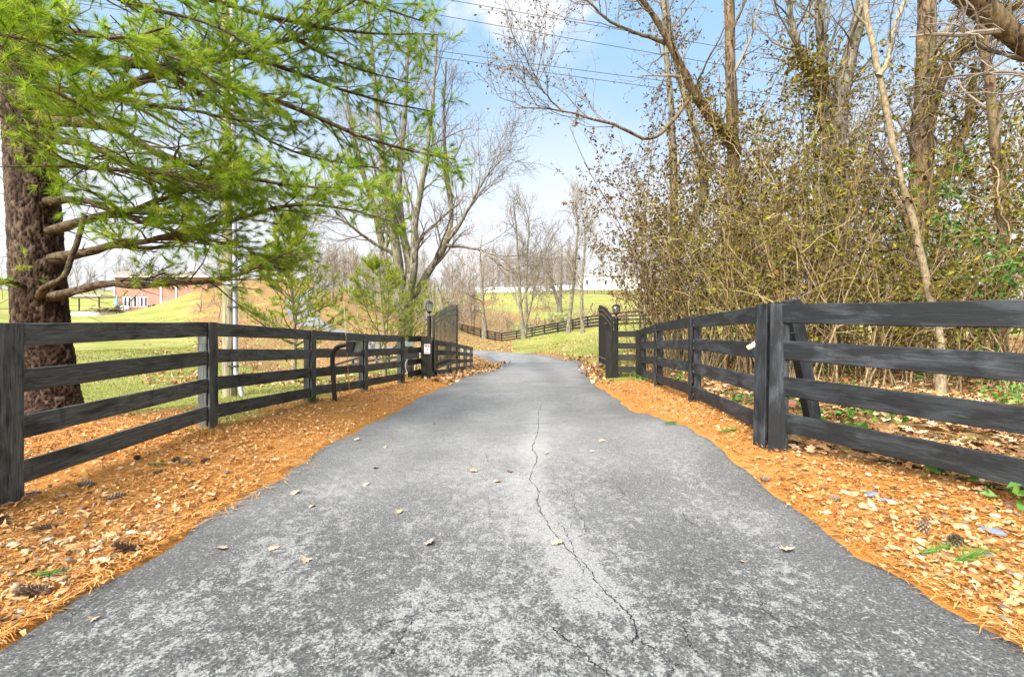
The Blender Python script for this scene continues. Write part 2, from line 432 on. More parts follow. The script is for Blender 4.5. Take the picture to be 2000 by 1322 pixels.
tag(o, 'rolling lawn, leaf litter and meadow under everything', kind='structure')

# ------------------------------------------------------------------ the asphalt drive
def rp(px, py): d = F * EYE / (py - 661.0); return np.array([(px - 1000) / F * d, d])
CRACKS = [[(1052, 800), (1052, 820), (1048, 858), (1037, 881), (1046, 896), (1031, 930), (1042, 945), (1044, 972), (1056, 1002), (1078, 1033), (1109, 1067), (1132, 1093), (1158, 1128), (1189, 1147), (1211, 1166), (1227, 1188), (1236, 1211), (1230, 1226)],
          [(1090, 1002), (1113, 1033), (1128, 1067), (1142, 1095)], [(1078, 1195), (1090, 1212), (1124, 1234), (1151, 1260), (1181, 1276), (1205, 1300), (1214, 1321), (1216, 1345)],
          [(1100, 945), (1120, 960), (1130, 985), (1142, 1005), (1145, 1022)], [(1214, 1306), (1255, 1304), (1285, 1290), (1300, 1275), (1330, 1262)], [(1236, 1211), (1262, 1225), (1290, 1245), (1310, 1262)],
          [(948, 888), (950, 897), (953, 904)], [(300, 1062), (262, 1098), (215, 1134), (170, 1170), (120, 1212)], [(668, 872), (640, 886), (612, 902), (598, 912)],
          [(900, 1165), (850, 1170), (800, 1182), (760, 1195), (735, 1200), (700, 1222)], [(815, 1180), (790, 1205), (770, 1240), (745, 1262)], [(1052, 800), (1060, 785), (1090, 782), (1115, 790)],
          [(1365, 1010), (1345, 1000), (1330, 985)], [(1190, 930), (1205, 942), (1225, 960)], [(1480, 1130), (1500, 1165), (1530, 1190), (1560, 1200)], [(1330, 1180), (1345, 1200), (1350, 1225), (1390, 1260)]]
NA = 76
u = np.linspace(0, 1, NA)
wl = (lattice(ROAD_L[:, 1], ROAD_L[:, 0] * 0 + 3, 1.7, 9) - .5) * .06 + (lattice(ROAD_L[:, 1], ROAD_L[:, 0] * 0, 6.0, 19) - .5) * .07
wr = (lattice(ROAD_R[:, 1], ROAD_R[:, 0] * 0 + 7, 1.7, 29) - .5) * .06 + (lattice(ROAD_R[:, 1], ROAD_R[:, 0] * 0, 6.0, 39) - .5) * .07
dl = nrm(ROAD_R - ROAD_L)
RL, RR = ROAD_L + dl * wl[:, None], ROAD_R + dl * wr[:, None]
RX = RL[:, None, 0] * (1 - u) + RR[:, None, 0] * u; RY = RL[:, None, 1] * (1 - u) + RR[:, None, 1] * u
def road_z(x, y): return H(x, y) + .018 + (lattice(x, y, .8, 77) - .5) * .018
RZ = road_z(RX, RY)
ed = np.minimum(u, 1 - u)[None, :] * (2 * ROAD_HW)[:, None]
RZ = RZ - .05 * (1 - smooth01(ed, 0, .03)) - .012 * (1 - smooth01(ed, 0, .3))
cd = np.full(RX.shape, 9.0)
for ci, cr in enumerate(CRACKS[:3]):
    pp = catmull(np.array([[*rp(*q), 0] for q in cr]), 60)[:, :2]
    if ci != 0: continue
    sel = RY < 12
    dd = np.hypot(RX[sel][:, None] - pp[None, :, 0], RY[sel][:, None] - pp[None, :, 1]).min(1)
    cd[sel] = np.minimum(cd[sel], dd)
band = (1 - smooth01(cd + (lattice(RX, RY, 3, 41) - .5) * .16, .05, .26)) * smooth01(RY, 1.9, 2.6)
trk = np.exp(-((RX + .85 + .02 * RY) / .38) ** 2) + np.exp(-((RX - 1.25) / .42) ** 2)
edk = .75 * trk * smooth01(RY, 1.8, 3.0) + 1.3 * (1 - smooth01(ed + (lattice(RX, RY, 1.4, 43) - .5) * .5, .1, .8))
nR = len(RL)
_i = (np.arange(nR - 1)[:, None] * NA + np.arange(NA - 1)[None, :]).ravel()
RQ = np.stack([_i, _i + 1, _i + NA + 1, _i + NA], 1)
m, g = material('worn_asphalt')
pos = geo_pos(g)
ms = g.n('ShaderNodeSeparateColor', Color=g.n('ShaderNodeAttribute', _p={'attribute_name': 'wear'}).outputs[0])
big = g.noise(pos, .9, 3, .6, .4); isl = g.noise(g.scl(pos, (1.0, .8, 1)), 13.0, 7, .78, .5); fine = g.noise(pos, 75.0, 3, .8); grain = g.voro(pos, 120.0, out=1)
gsep = g.n('ShaderNodeSeparateColor', Color=grain)
warp = g.n('ShaderNodeVectorMath', _p={'operation': 'ADD'}, i0=pos, i1=g.n('ShaderNodeVectorMath', _p={'operation': 'SCALE'}, i0=g.noise(pos, 11.0, 5, .7, out=1), Scale=.20)).outputs[0]
crk = g.voro(warp, 3.3, 'DISTANCE_TO_EDGE'); crk2 = g.voro(warp, 9.5, 'DISTANCE_TO_EDGE')
# worn pale islands of binder between dark pits; wheel tracks and the sealed edges keep more of the dark coat
sh_ = g.math('ADD', g.math('MULTIPLY', g.math('SUBTRACT', big, .5), .28), g.math('SUBTRACT', g.math('MULTIPLY', ms.outputs[0], .10), g.math('MULTIPLY', ms.outputs[1], .105)))
t = g.math('ADD', g.math('ADD', isl, g.math('MULTIPLY', g.math('SUBTRACT', fine, .5), .35)), sh_)
crisp = g.ramp(t, [(.475, 0.), (.555, 1.)])
darkc = g.ramp(fine, [(.35, (.030, .030, .031)), (.62, (.115, .113, .110))])
lightc = g.ramp(fine, [(.35, (.150, .147, .141)), (.65, (.285, .279, .267))])
soft = g.ramp(g.math('ADD', g.math('ADD', .47, g.math('MULTIPLY', sh_, .9)), g.math('ADD', g.math('MULTIPLY', g.math('SUBTRACT', isl, .5), .35), g.math('MULTIPLY', g.math('SUBTRACT', fine, .5), .45))), [(.30, (.105, .103, .100)), (.50, (.220, .216, .207)), (.66, (.30, .293, .281))])
c = g.mix(g.math('MULTIPLY', ms.outputs[2], .85), g.mix(crisp, darkc, lightc), soft)
c = g.mix(g.math('MULTIPLY', g.ramp(gsep.outputs[1], [(.88, 0.), (.95, .35)]), g.ramp(isl, [(.4, 1.), (.6, .3)])), c, (.52, .50, .47))
c = g.mix(g.ramp(gsep.outputs[2], [(.08, .5), (.16, 0.)]), c, (.05, .05, .05))
mA = g.ramp(g.noise(pos, 1.3, 3), [(.44, 0.), (.56, 1.)])
nearm = g.math('SUBTRACT', 1.0, ms.outputs[2])
c = g.mix(g.math('MULTIPLY', g.math('MULTIPLY', g.ramp(crk2, [(.0, .9), (.07, 0.)]), mA), nearm), c, (.03, .03, .03))
c = g.mix(g.math('MULTIPLY', g.math('MULTIPLY', g.ramp(crk, [(.0, .9), (.016, 0.)]), g.ramp(g.noise(pos, .7, 3), [(.52, 0.), (.60, 1.)])), nearm), c, (.022, .022, .022))
hgt = g.math('ADD', g.math('MULTIPLY', gsep.outputs[0], .5), g.math('ADD', fine, isl))
finish(g, c, .85, hgt, .6, .007, spec=.25)
far = smooth01(RY + (lattice(RX, RY, .9, 47) - .5) * 1.2, 1.9, 5.5) 
drive = mk('driveway', np.stack([RX.ravel(), RY.ravel(), RZ.ravel()], 1), RQ, m, attrs={'wear': np.stack([band.ravel(), edk.ravel(), far.ravel()], 1)}, smooth=True)
tag(drive, 'worn cracked grey asphalt drive curving away past the gate', kind='structure')

M['crack'] = plain('dark_crack', (.012, .013, .015), .95, spec=.05)  # near-black wear mark, drawn as a thin ribbon along each crack
for ci, cr in enumerate(CRACKS):
    pp = catmull(np.array([[*rp(*q), 0] for q in cr]), len(cr) * 9)
    r = np.random.default_rng(100 + ci)
    j = np.cumsum(r.normal(0, .0035, (len(pp), 2)), 0) ; j -= np.linspace(0, 1, len(pp))[:, None] * j[-1]
    pp[:, :2] += j + r.normal(0, .0050, (len(pp), 2))
    wdt = (.0024 if ci in (0, 2) else .0016) * (.15 + 1.5 * r.random(len(pp))); wdt[0] = wdt[-1] = .0006
    T = nrm(np.gradient(pp[:, :2], axis=0)); nn = np.stack([-T[:, 1], T[:, 0]], 1)
    A, B = pp[:, :2] + nn * wdt[:, None], pp[:, :2] - nn * wdt[:, None]
    V = np.concatenate([np.c_[A, road_z(A[:, 0], A[:, 1]) + .004], np.c_[B, road_z(B[:, 0], B[:, 1]) + .004]])
    k = np.arange(len(pp) - 1); n_ = len(pp)
    mk('crack', V, np.stack([k, k + n_, k + n_ + 1, k + 1], 1), M['crack'], drive)
# ------------------------------------------------------------------ board fences
def board(name, p0, p1, h, th, mat, parent, out=None, drop=True, rng=RNG, seg=8, up=None):
    """a sawn board from p0 to p1 (its top edge), h deep, th thick; out: the way its face looks"""
    p0, p1 = np.asarray(p0, float), np.asarray(p1, float)
    L = np.linalg.norm(p1 - p0); ex = (p1 - p0) / L
    ez = np.array([0, 0, 1.0]) if up is None else np.asarray(up, float)
    ey = np.asarray(out, float) if out is not None else np.cross(ez, ex)
    ey = nrm(ey - ex * (ey @ ex)); ez = nrm(np.cross(ex, ey))
    if ez @ np.asarray((0, 0, 1.) if up is None else up, float) < 0: ez, ey = -ez, -ey
    b = .006
    sec = np.array([[-th / 2 + b, 0], [th / 2 - b, 0], [th / 2, -b], [th / 2, -h + b], [th / 2 - b, -h], [-th / 2 + b, -h], [-th / 2, -h + b], [-th / 2, -b]])
    n = len(sec); xs = np.linspace(0, L, seg + 1)
    wob = np.cumsum(rng.normal(0, .0016, (seg + 1, 2)), 0); wob -= np.linspace(0, 1, seg + 1)[:, None] * wob[-1]
    V = np.stack([np.repeat(xs, n), (sec[None, :, 0] + wob[:, None, 0]).ravel(), (sec[None, :, 1] + wob[:, None, 1] + rng.normal(0, .0012, (seg + 1, n))).ravel()], 1)
    i = np.arange(seg)[:, None] * n; j = np.arange(n)[None]; j2 = (j + 1) % n
    Q = np.stack([i + j, i + n + j, i + n + j2, i + j2], -1).reshape(-1, 4)
    if np.dot(np.cross(ex, ey), ez) < 0: Q = Q[:, ::-1]
    me = mesh_data(name, V, Q, mat)
    import bmesh
    bm = bmesh.new(); bm.from_mesh(me)
    bmesh.ops.holes_fill(bm, edges=[e for e in bm.edges if e.is_boundary], sides=0)
    bmesh.ops.recalc_face_normals(bm, faces=bm.faces)
    bm.to_mesh(me); bm.free()
    o = bpy.data.objects.new(name, me); COL.objects.link(o); o.parent = parent
    mw = Matrix(((ex[0], ey[0], ez[0], 0), (ex[1], ey[1], ez[1], 0), (ex[2], ey[2], ez[2], 0), (0, 0, 0, 1)))
    o.matrix_basis = Matrix.Translation(Vector(p0 - ORG[parent])) @ mw
    ORG[o] = ORG[parent]
    return o

def post(name, x, y, z0, z1, w_, ang, mat, parent, lean=(0, 0)):
    p0, p1 = np.array([x, y, z0 - .25]), np.array([x + lean[0], y + lean[1], z1])
    c, s = math.cos(ang), math.sin(ang)
    ey = np.array([-s, c, 0])
    off = np.cross(ey, nrm(p1 - p0)) * (w_ / 2)
    return board(name, p0 - off, p1 - off, w_, w_, mat, parent, out=ey, up=-off, seg=4)

nails = []
def panel_fence(f, P, tops, hts, side, mat, rail_h=.175, nrail=4, batten=True, pmat=None, seg=8, th=.03):
    """P [(x,y)] post places; tops: height of the top edge; hts: fence height there; side +1/-1: which way the faces look"""
    P = np.array(P, float)
    for i in range(len(P) - 1):
        d = nrm(P[i + 1] - P[i]); out = np.array([-d[1], d[0], 0]) * side
        for k in range(nrail):
            if seg == 8 and hts[0] > 1.3 and th == .03 and P[i][1] < 9 : nails.append((f, P[i], P[i + 1], d, out, tops[i] - k * (hts[i] - .115 - rail_h) / (nrail - 1), tops[i + 1] - k * (hts[i + 1] - .115 - rail_h) / (nrail - 1), rail_h, th))
            q = []
            for e, t in ((P[i] + d * .004, i), (P[i + 1] - d * .004, i + 1)):
                pitch = (hts[t] - .115 - rail_h) / (nrail - 1)
                q.append(np.array([e[0], e[1], tops[t] - k * pitch + RNG.normal(0, .006)]))
            board('rail', q[0], q[1], rail_h, th, mat, f, out=out, seg=seg)
    for i in range(len(P)):
        a = P[min(i + 1, len(P) - 1)] - P[max(i - 1, 0)]; d = nrm(a); out = np.array([-d[1], d[0], 0]) * side
        ang = math.atan2(d[1], d[0])
        pw = .115
        c = P[i] - out[:2] * (pw / 2 + th / 2 + .003)
        post('post', c[0], c[1], tops[i] - hts[i], tops[i] - .01, pw, ang, pmat or mat, f)
        if batten:
            b = P[i] + out[:2] * (th / 2 + .017)
            z0, z1 = tops[i] - hts[i] - .04, tops[i] + .004
            off = d * .085
            bw = .25 if i == 1 and P[0][1] < 1.1 else .17; off = d * bw / 2
            board('face_board', (b[0] - off[0], b[1] - off[1], z0), (b[0] - off[0], b[1] - off[1], z1), bw, .026, mat, f, out=out, up=(-d[0], -d[1], 0), seg=4)
        RNG.random()

# --- fence on the pine side of the drive
f = thing('board_fence', 'weathered black four-board fence running past the big pine to the gate', 'fence', (-3.8, 3.5, .06))
PL = [(-3.74, 1.02), (-3.765, 3.40), (-3.88, 5.93), (-3.77, 8.68), (-3.43, 10.75), (-3.14, 13.2)]
TL = [1.40, 1.41, 1.504, 1.454, 1.407, 1.373]
panel_fence(f, PL, TL, [1.36, 1.35, 1.35, 1.35, 1.35, 1.36], -1, M['board_w'])
# the short return panel to the gate
f = thing('gate_side_panel', 'short four-board panel with the red and white sign beside the iron gate', 'fence', (-2.67, 14.5, .03))
def short_panel(f, A, B, top, base, mat, sgn):
    d = nrm(np.array(B) - np.array(A)); out = np.array([-d[1], d[0], 0]) * sgn
    for k in range(4):
        z = top - k * .345
        board('rail', (A[0], A[1], z), (B[0], B[1], z), .17, .03, mat, f, out=out)
    return d, out
d, out = short_panel(f, (-3.02, 13.40), (-2.865, 14.46), 1.375, .03, M['board_g'], -1)
for k, off in ((0, -.16), (1, .012)):
    b = np.array([-2.66, 14.42]) + np.array([.95, .0]) * 0
    x0 = -2.86 + k * .178
    board('face_board', (x0, 14.44, -.02), (x0, 14.44, 1.385), .172, .028, M['board_g'], f, out=(0, -1, 0), up=(-1, 0, 0), seg=4)
post('post', -2.66, 14.55, .0, 1.37, .14, 0, M['board_g'], f)

# --- fence on the woodland side
fr = thing('board_fence', 'black four-board fence in front of the leafy thicket with a doubled corner post', 'fence', (2.64, 4.7, .2))
PR = [(2.66, 4.72), (2.97, 7.6), (3.29, 10.5), (3.66, 13.1)]
panel_fence(fr, PR[:], [1.645, 1.666, 1.631, 1.555], [1.44, 1.42, 1.42, 1.42], 1, M['board_b'], rail_h=.18, batten=False)
for (x, y), z1, z0 in (((2.97, 7.6), 1.67, .2), ((3.29, 10.5), 1.635, .17)):
    dd = nrm(np.array([.11, 1.0])); b = np.array([x, y]) - np.array([dd[1], -dd[0]]) * .033
    board('face_board', (b[0] - dd[0] * .07, b[1] - dd[1] * .07, z0), (b[0] - dd[0] * .07, b[1] - dd[1] * .07, z1), .15, .026, M['board_b'], fr, out=(-dd[1], dd[0], 0), up=(-dd[0], -dd[1], 0), seg=4)
# the bay that swings out towards the camera
A, B = np.array([2.66, 4.70]), np.array([4.02, 1.88])
dd = nrm(B - A); outb = np.array([dd[1], -dd[0], 0])
for k in range(4):
    za, zb = 1.645 - k * .360, 1.500 - k * .355
    board('rail', (A[0], A[1], za), (B[0], B[1], zb), .19, .03, M['board_b'], fr, out=outb, seg=12)
post('post', 3.94, 2.16, .1, 1.5, .115, math.atan2(dd[1], dd[0]), M['board_b'], fr)
# doubled corner boards, leaning out a little at the foot
_u = nrm(np.array([-.035, -.02, -1.0])) * -1
board('face_board', (2.56, 4.66, .155), (2.60, 4.68, 1.655), .165, .03, M['board_b'], fr, out=(-.98, -.2, 0), up=(.2, -.98, 0), seg=4)
board('face_board', (2.562, 4.618, .12), (2.602, 4.638, 1.652), .175, .03, M['board_b'], fr, out=(-.28, -.96, 0), up=(-.96, .28, 0), seg=4)
post('post', 2.74, 4.80, .12, 1.66, .12, .2, M['board_b'], fr)
# raking brace behind the corner and its bolt
br = thing('brace_post', 'stout black brace leaning against the back of the doubled corner post', 'post', (3.45, 5.3, .3))
board('strut', (3.35, 5.17, .16), (2.98, 5.02, 1.70), .13, .13, M['board_b'], br, out=(0, -1, 0), up=(-1, 0, 0), seg=4)
V, Q = tubes(np.array([[[2.78, 4.86, 1.355], [2.9, 4.86, 1.352], [2.985, 4.86, 1.35]]]), np.full((1, 3), .014), 8)
mk('bolt', V, Q, M['metal'], br, smooth=True)
board('strut', (2.74, 4.9, 1.675), (3.02, 5.02, 1.69), .035, .11, M['board_b'], br, out=(.3, .9, 0))
# pale knob on the second rail
kx = at(1469, 676, 4.86)
kn = thing('wooden_knob', 'pale cream knob screwed to the second rail by the doubled corner post', 'insulator', kx)
M['cream_wood'] = plain('pale_wood', (.62, .50, .34), .6)
V, Q = lathe([(0.0, -.055), (.026, -.05), (.030, -.01), (.018, .0), (.034, .012), (.036, .045), (.02, .056), (0, .058)], 14)
R_ = np.array(Matrix.Rotation(math.radians(62), 3, 'Y') @ Matrix.Rotation(math.radians(14), 3, 'X'))
mk('knob_body', V @ R_.T + kx, Q, M['cream_wood'], kn, smooth=True)
V, Q = tubes(np.array([[kx + [.03, .0, .0], kx + [.05, .06, .02]]]), np.full((1, 2), .008), 6)
mk('screw', V, Q, M['metal'], kn)

# --- panel and boards by the other gate post
f = thing('gate_side_panel', 'short four-board panel with twin upright boards below the lamp by the thicket', 'fence', (2.95, 13.7, .13))
short_panel(f, (2.98, 13.72), (3.64, 13.5), 1.515, .13, M['board_g'], 1)
for k in range(2):
    x0 = 2.775 + k * .192
    board('face_board', (x0, 13.66, .13), (x0, 13.66, 1.535), .186, .028, M['board_g'], f, out=(0, -1, 0), up=(-1, 0, 0), seg=4)
post('post', 3.05, 13.80, .02, 1.5, .14, 0, M['board_g'], f)
board('face_board', (3.60, 13.40, .13), (3.60, 13.40, 1.55), .17, .028, M['board_g'], f, out=(0, -1, 0), up=(-1, 0, 0), seg=4)

# --- fence along the drive beyond the open gate
f = thing('board_fence', 'four-board fence along the verge behind the open gate leaf', 'fence', (-2.42, 17.5, -.08))
PI_ = [(-2.52, 15.2), (-2.42, 17.9), (-2.38, 20.6), (-2.32, 23.3), (-2.25, 26.0)]
panel_fence(f, PI_, [1.25, 1.16, 1.05, .93, .81], [1.3, 1.3, 1.3, 1.3, 1.3], -1, M['board_w'], batten=True, seg=4)
f = thing('board_fence', 'low three-board fence crossing the leafy dip behind the keypad post', 'fence', (-9.2, 26.5, -.7))
PD = []; TD = []; HD = []
for px, tp, bt, dd_ in ((560, 742, 770, 28), (616, 724, 750, 27.5), (652, 711, 739, 27), (688, 700, 729, 26.6), (712, 694, 723, 26.4), (735, 690, 718, 26.2), (758, 688, 715, 26.0), (780, 686, 712, 25.8)):
    p = at(px, tp, dd_); PD.append(p[:2]); TD.append(p[2]); HD.append((bt - tp) / F * dd_)
panel_fence(f, PD, TD, HD, -1, M['board_b'], rail_h=.13, nrail=3, batten=False, seg=3)

# --- the long fence across the meadow
f = thing('board_fence', 'long black four-board fence dipping across the meadow behind the slender trees', 'fence', tuple(at(979, 667, 60)))
ctrl = [(880, 627, 641, 75), (905, 633, 648, 70), (932, 640.5, 656, 66), (961, 647, 664, 62.5), (979, 650.5, 668, 60), (997, 648, 666, 59), (1036, 640, 659.5, 57), (1083, 631, 651, 53), (1134, 620.5, 642, 49.5), (1165, 614.5, 639, 47), (1240, 606.5, 634, 44), (1330, 604, 636, 40), (1420, 606, 640, 38)]
cw = np.array([[*at(a, b, d)[:2], at(a, b, d)[2], (c - b) / F * d] for a, b, c, d in ctrl])
cl = np.concatenate([[0], np.cumsum(np.linalg.norm(np.diff(cw[:, :2], axis=0), axis=1))])
kcor = cl[4]
st = np.concatenate([kcor - np.arange(11)[::-1] * 2.05, kcor + np.arange(1, 17) * 2.5]); st = st[(st >= 0) & (st <= cl[-1])]
PF = np.stack([np.interp(st, cl, cw[:, k]) for k in range(4)], 1)
panel_fence(f, PF[:, :2], PF[:, 2], PF[:, 3], -1, M['board_far'], rail_h=.15, batten=False, seg=1, th=.05)

# --- far fences on the hill
f = thing('board_fence', 'thin dark fence along the hilltop pasture below the white house', 'fence', tuple(at(1150, 577, 135)))
xs = np.arange(1035, 1330, 14.0)
P3 = [at(x, 0, 140 - (x - 1035) * .02) for x in xs]
T3 = [H1(p[0], p[1]) + 1.35 for p in P3]
panel_fence(f, [p[:2] for p in P3], T3, [1.35] * len(T3), -1, M['board_far'], rail_h=.16, nrail=3, batten=False, seg=1, th=.06)
f = thing('picket_fence', 'white board fence along the crest in front of the bare woods', 'fence', tuple(at(1040, 568, 165)))
xs = np.arange(950, 1125, 12.0)
Pw = [at(x, 0, 165)[:2] for x in xs]; Tw = [H1(p[0], p[1]) + 2.1 for p in Pw]
panel_fence(f, Pw, Tw, [1.9] * len(Tw), -1, M['white'], rail_h=.52, nrail=3, batten=False, seg=1, th=.08)

# nail heads near the rail ends of the near bays
M['nail'] = plain('zinc_nail', (.34, .34, .33), .45, .3)
V, Q = lathe([(0, .0035), (.0055, .0025), (.006, -.002)], 7); nail_me = mesh_data('nail', V, Q, M['nail'])
for f_, A_, B_, d_, o_, za, zb, rh, th_n in nails:
    for e, z_, sg_ in ((A_, za, 1), (B_, zb, -1)):
        for dz in (.035, rh - .035):
            p = np.array([e[0], e[1], z_ - dz]) + np.array([d_[0], d_[1], 0]) * sg_ * (.13 + RNG.uniform(-.01, .01)) + o_ * (th_n / 2 + .002)
            n_o = bpy.data.objects.new('nail', nail_me); COL.objects.link(n_o); n_o.parent = f_; n_o.location = Vector(p - ORG[f_]); n_o.rotation_euler = Vector(o_).to_track_quat('Z', 'Y').to_euler()

# ------------------------------------------------------------------ wrought-iron gate leaves
def gate(label, hinge, tip, zb, zt, tipb, tipt, nb, group=None):
    """hinge, tip: (x,y); z of bottom/top at either end"""
    g_ = thing('gate_leaf', label, 'gate', (hinge[0], hinge[1], zb))
    A, B = np.array(hinge), np.array(tip); L = np.linalg.norm(B - A); d = (B - A) / L
    bot = lambda s: zb + (tipb - zb) * s
    top = lambda s: zt + (tipt - zt) * (1 - (1 - s) ** 1.75)
    def bar(name, s, z0, z1, w_):
        p = A + d * L * s
        V, Q = boxv(-w_ / 2, w_ / 2, -w_ / 2, w_ / 2, z0, z1)
        c, s_ = d[0], d[1]
        X = V[:, 0] * c - V[:, 1] * s_ + p[0]; Y = V[:, 0] * s_ + V[:, 1] * c + p[1]
        return mk(name, np.stack([X, Y, V[:, 2]], 1), Q, M['metal'], g_)
    bar('hinge_stile', 0, bot(0) - .02, zt + .03, .07)
    bar('end_stile', 1, bot(1) - .02, top(1) + .03, .06)
    for k in range(1, nb + 1):
        s = k / (nb + 1)
        pk = bar('picket', s, bot(s), top(s) - .01, .024)
        p = A + d * L * s
        V, Q = lathe([(.0155, 0), (.012, .02), (.0, .05)], 4, (p[0], p[1], top(s) - .0105))
        mk('picket_tip', V, Q, M['metal'], pk)
    def rail(name, fn):
        ss = np.linspace(0, 1, 15); P = np.stack([A[0] + d[0] * L * ss, A[1] + d[1] * L * ss, fn(ss)], 1)
        n_ = np.array([-d[1], d[0], 0]) * .02; up = np.array([0, 0, .02])
        V = np.concatenate([P + n_ + up, P - n_ + up, P - n_ - up, P + n_ - up]); k = np.arange(14); N = 15
        Q = np.concatenate([np.stack([k + a * N, k + 1 + a * N, k + 1 + ((a + 1) % 4) * N, k + ((a + 1) % 4) * N], 1) for a in range(4)])
        mk(name, V, Q, M['metal_r'], g_)
    rail('bottom_rail', lambda s: bot(s) + .03)
    rail('lower_rail', lambda s: bot(s) + .235)
    rail('arch_rail', lambda s: top(s) - .125)
    rail('arch_rail', lambda s: top(s) - .30)
    return g_
M['metal_r'] = plain('gate_rail_metal', (.035, .034, .030), .30, .0, .2, spec=.7)
gp = at(847, 724, 14.6); gt = at(847, 617, 14.6); ge = at(892.5, 705, 17.0); gte = at(892.5, 597, 17.0)
gate('black iron gate leaf with arched pickets standing open past the sign post', gp[:2], ge[:2], gp[2], gt[2], ge[2], gte[2], 18)
gp = at(1196, 722, 13.85); gt = at(1196, 620, 13.85); ge = at(1171, 709, 16.3); gte = at(1171, 598, 16.3)
gate('black iron gate leaf seen almost edge-on beside the twin upright boards', gp[:2], ge[:2], gp[2], gt[2], ge[2], gte[2], 18)

# ------------------------------------------------------------------ post lanterns
def glassy():
    m, g = material('lantern_glass')
    gl = g.n('ShaderNodeBsdfGlossy', Color=(.9, .9, .9), Roughness=.08); tr = g.n('ShaderNodeBsdfTransparent', Color=(.86, .88, .86)); tl = g.n('ShaderNodeBsdfTranslucent', Color=(.85, .85, .8))
    a = g.n('ShaderNodeMixShader', i0=.45, i1=tr, i2=tl); b = g.n('ShaderNodeMixShader', i0=.18, i1=a, i2=gl)
    g.n('ShaderNodeOutputMaterial', Surface=b); return m
M['glass'] = glassy()
def lantern(label, x, y, z0, zp, s):
    """z0 ground, zp top of the post"""
    t = thing('lamp_post', label, 'lamp', (x, y, z0))
    V, Q = lathe([(.066, z0 - .1), (.066, zp - .02), (.075, zp - .02), (.075, zp), (0, zp)], 16, (x, y, 0)); mk('pole', V, Q, M['metal'], t, smooth=False)
    k = s
    V, Q = lathe([(.052, 0), (.052, .03 * k), (.022, .045 * k), (.018, .09 * k), (.04, .105 * k), (.075, .15 * k), (.085, .165 * k), (0, .166 * k)], 14, (x, y, zp)); lb = mk('lamp_base', V, Q, M['metal'], t, smooth=True)
    V, Q = lathe([(.078, .166 * k), (.105, .24 * k), (.118, .33 * k), (.108, .40 * k)], 8, (x, y, zp)); mk('lamp_glass', V, Q, M['glass'], t)
    for q in range(8):
        a = 2 * math.pi * q / 8; c_, s_ = math.cos(a), math.sin(a)
        P = np.array([[(r + .003) * c_ + x, (r + .003) * s_ + y, zp + z * k] for r, z in ((.078, .166), (.105, .24), (.118, .33), (.108, .405))])[None]
        V, Q = tubes(P, np.full((1, 4), .007), 4); mk('cage_bar', V, Q, M['metal'], t)
    V, Q = lathe([(.0, .17 * k), (.016, .175 * k), (.016, .24 * k), (.028, .26 * k), (.02, .31 * k), (0, .32 * k)], 10, (x, y, zp)); mk('bulb', V, Q, M['white'], t, smooth=True)
    V, Q = lathe([(0, .398 * k), (.128, .398 * k), (.132, .41 * k), (.105, .44 * k), (.07, .475 * k), (.035, .49 * k), (.0, .492 * k)], 8, (x, y, zp)); rf = mk('lamp_cap', V, Q, M['metal'], t)
    V, Q = lathe([(.0, .485 * k), (.016, .49 * k), (.010, .51 * k), (.018, .53 * k), (.004, .56 * k), (0, .58 * k)], 8, (x, y, zp)); mk('finial', V, Q, M['metal'], rf, smooth=True)
p = at(838.5, 618, 14.9)
lantern('black lantern post rising behind the panel with the red and white sign', p[0], p[1], 0.0, p[2], 1.0)
p = at(1203.5, 621, 14.1)
lantern('black lantern post half hidden by brown leaves at the thicket edge', p[0], p[1], 0.1, p[2], .85)

# ------------------------------------------------------------------ notice on the gate post
s0 = at(834.3, 681.5, 14.41); sw, sh = .185, .30
M['sign_w'] = plain('sign_white', (.80, .79, .77), .4, var=.05); M['sign_r'] = plain('sign_red', (.55, .015, .02), .4, var=.05); M['sign_k'] = plain('sign_ink', (.03, .03, .035), .5); M['sign_t'] = plain('sign_grey_ink', (.30, .34, .34), .5)
sg = thing('warning_sign', 'small white notice with red bands and a black symbol on the gate post', 'sign', s0)
def plate(name, x0, x1, z0, z1, dy, mat, parent):
    V, Q = boxv(s0[0] + x0, s0[0] + x1, s0[1] - dy - .002, s0[1] - dy + .002, s0[2] + z0, s0[2] + z1); return mk(name, V, Q, mat, parent)
pl_ = plate('panel', -sw / 2, sw / 2, -sh / 2, sh / 2, .0, M['sign_w'], sg)
plate('red_band', -.075, -.028, .085, .125, .004, M['sign_r'], pl_); plate('red_band', .022, .075, .085, .125, .004, M['sign_r'], pl_)
plate('red_band', -.028, .022, .117, .125, .004, M['sign_r'], pl_); plate('red_band', -.028, .022, .085, .092, .004, M['sign_r'], pl_)
for x in (-.022, .004): # the pale word in the red band, two upright strokes and a bar each
    plate('letter', x, x + .005, .094, .115, .004, M['sign_k'], pl_); plate('letter', x + .012, x + .017, .094, .115, .004, M['sign_k'], pl_)
for k in range(9): plate('letter', -.065 + k * .015, -.055 + k * .015, .064, .074, .004, M['sign_r'], pl_)
V = s0 + np.array([[-.03, -.004, -.02], [.0, -.004, .012], [.028, -.004, .03], [.03, -.004, -.005], [.012, -.004, -.022]]); mk('symbol', V, [np.array([[0, 4, 3], [0, 3, 1], [1, 3, 2]])], M['sign_k'], pl_)
for z in (-.045, -.062):
    for k in range(8): plate('letter', -.062 + k * .016, -.051 + k * .016, z, z + .009, .004, M['sign_t'], pl_)
for k in range(7): plate('letter', -.07 + k * .021, -.054 + k * .021, -.125, -.100, .004, M['sign_r'], pl_)

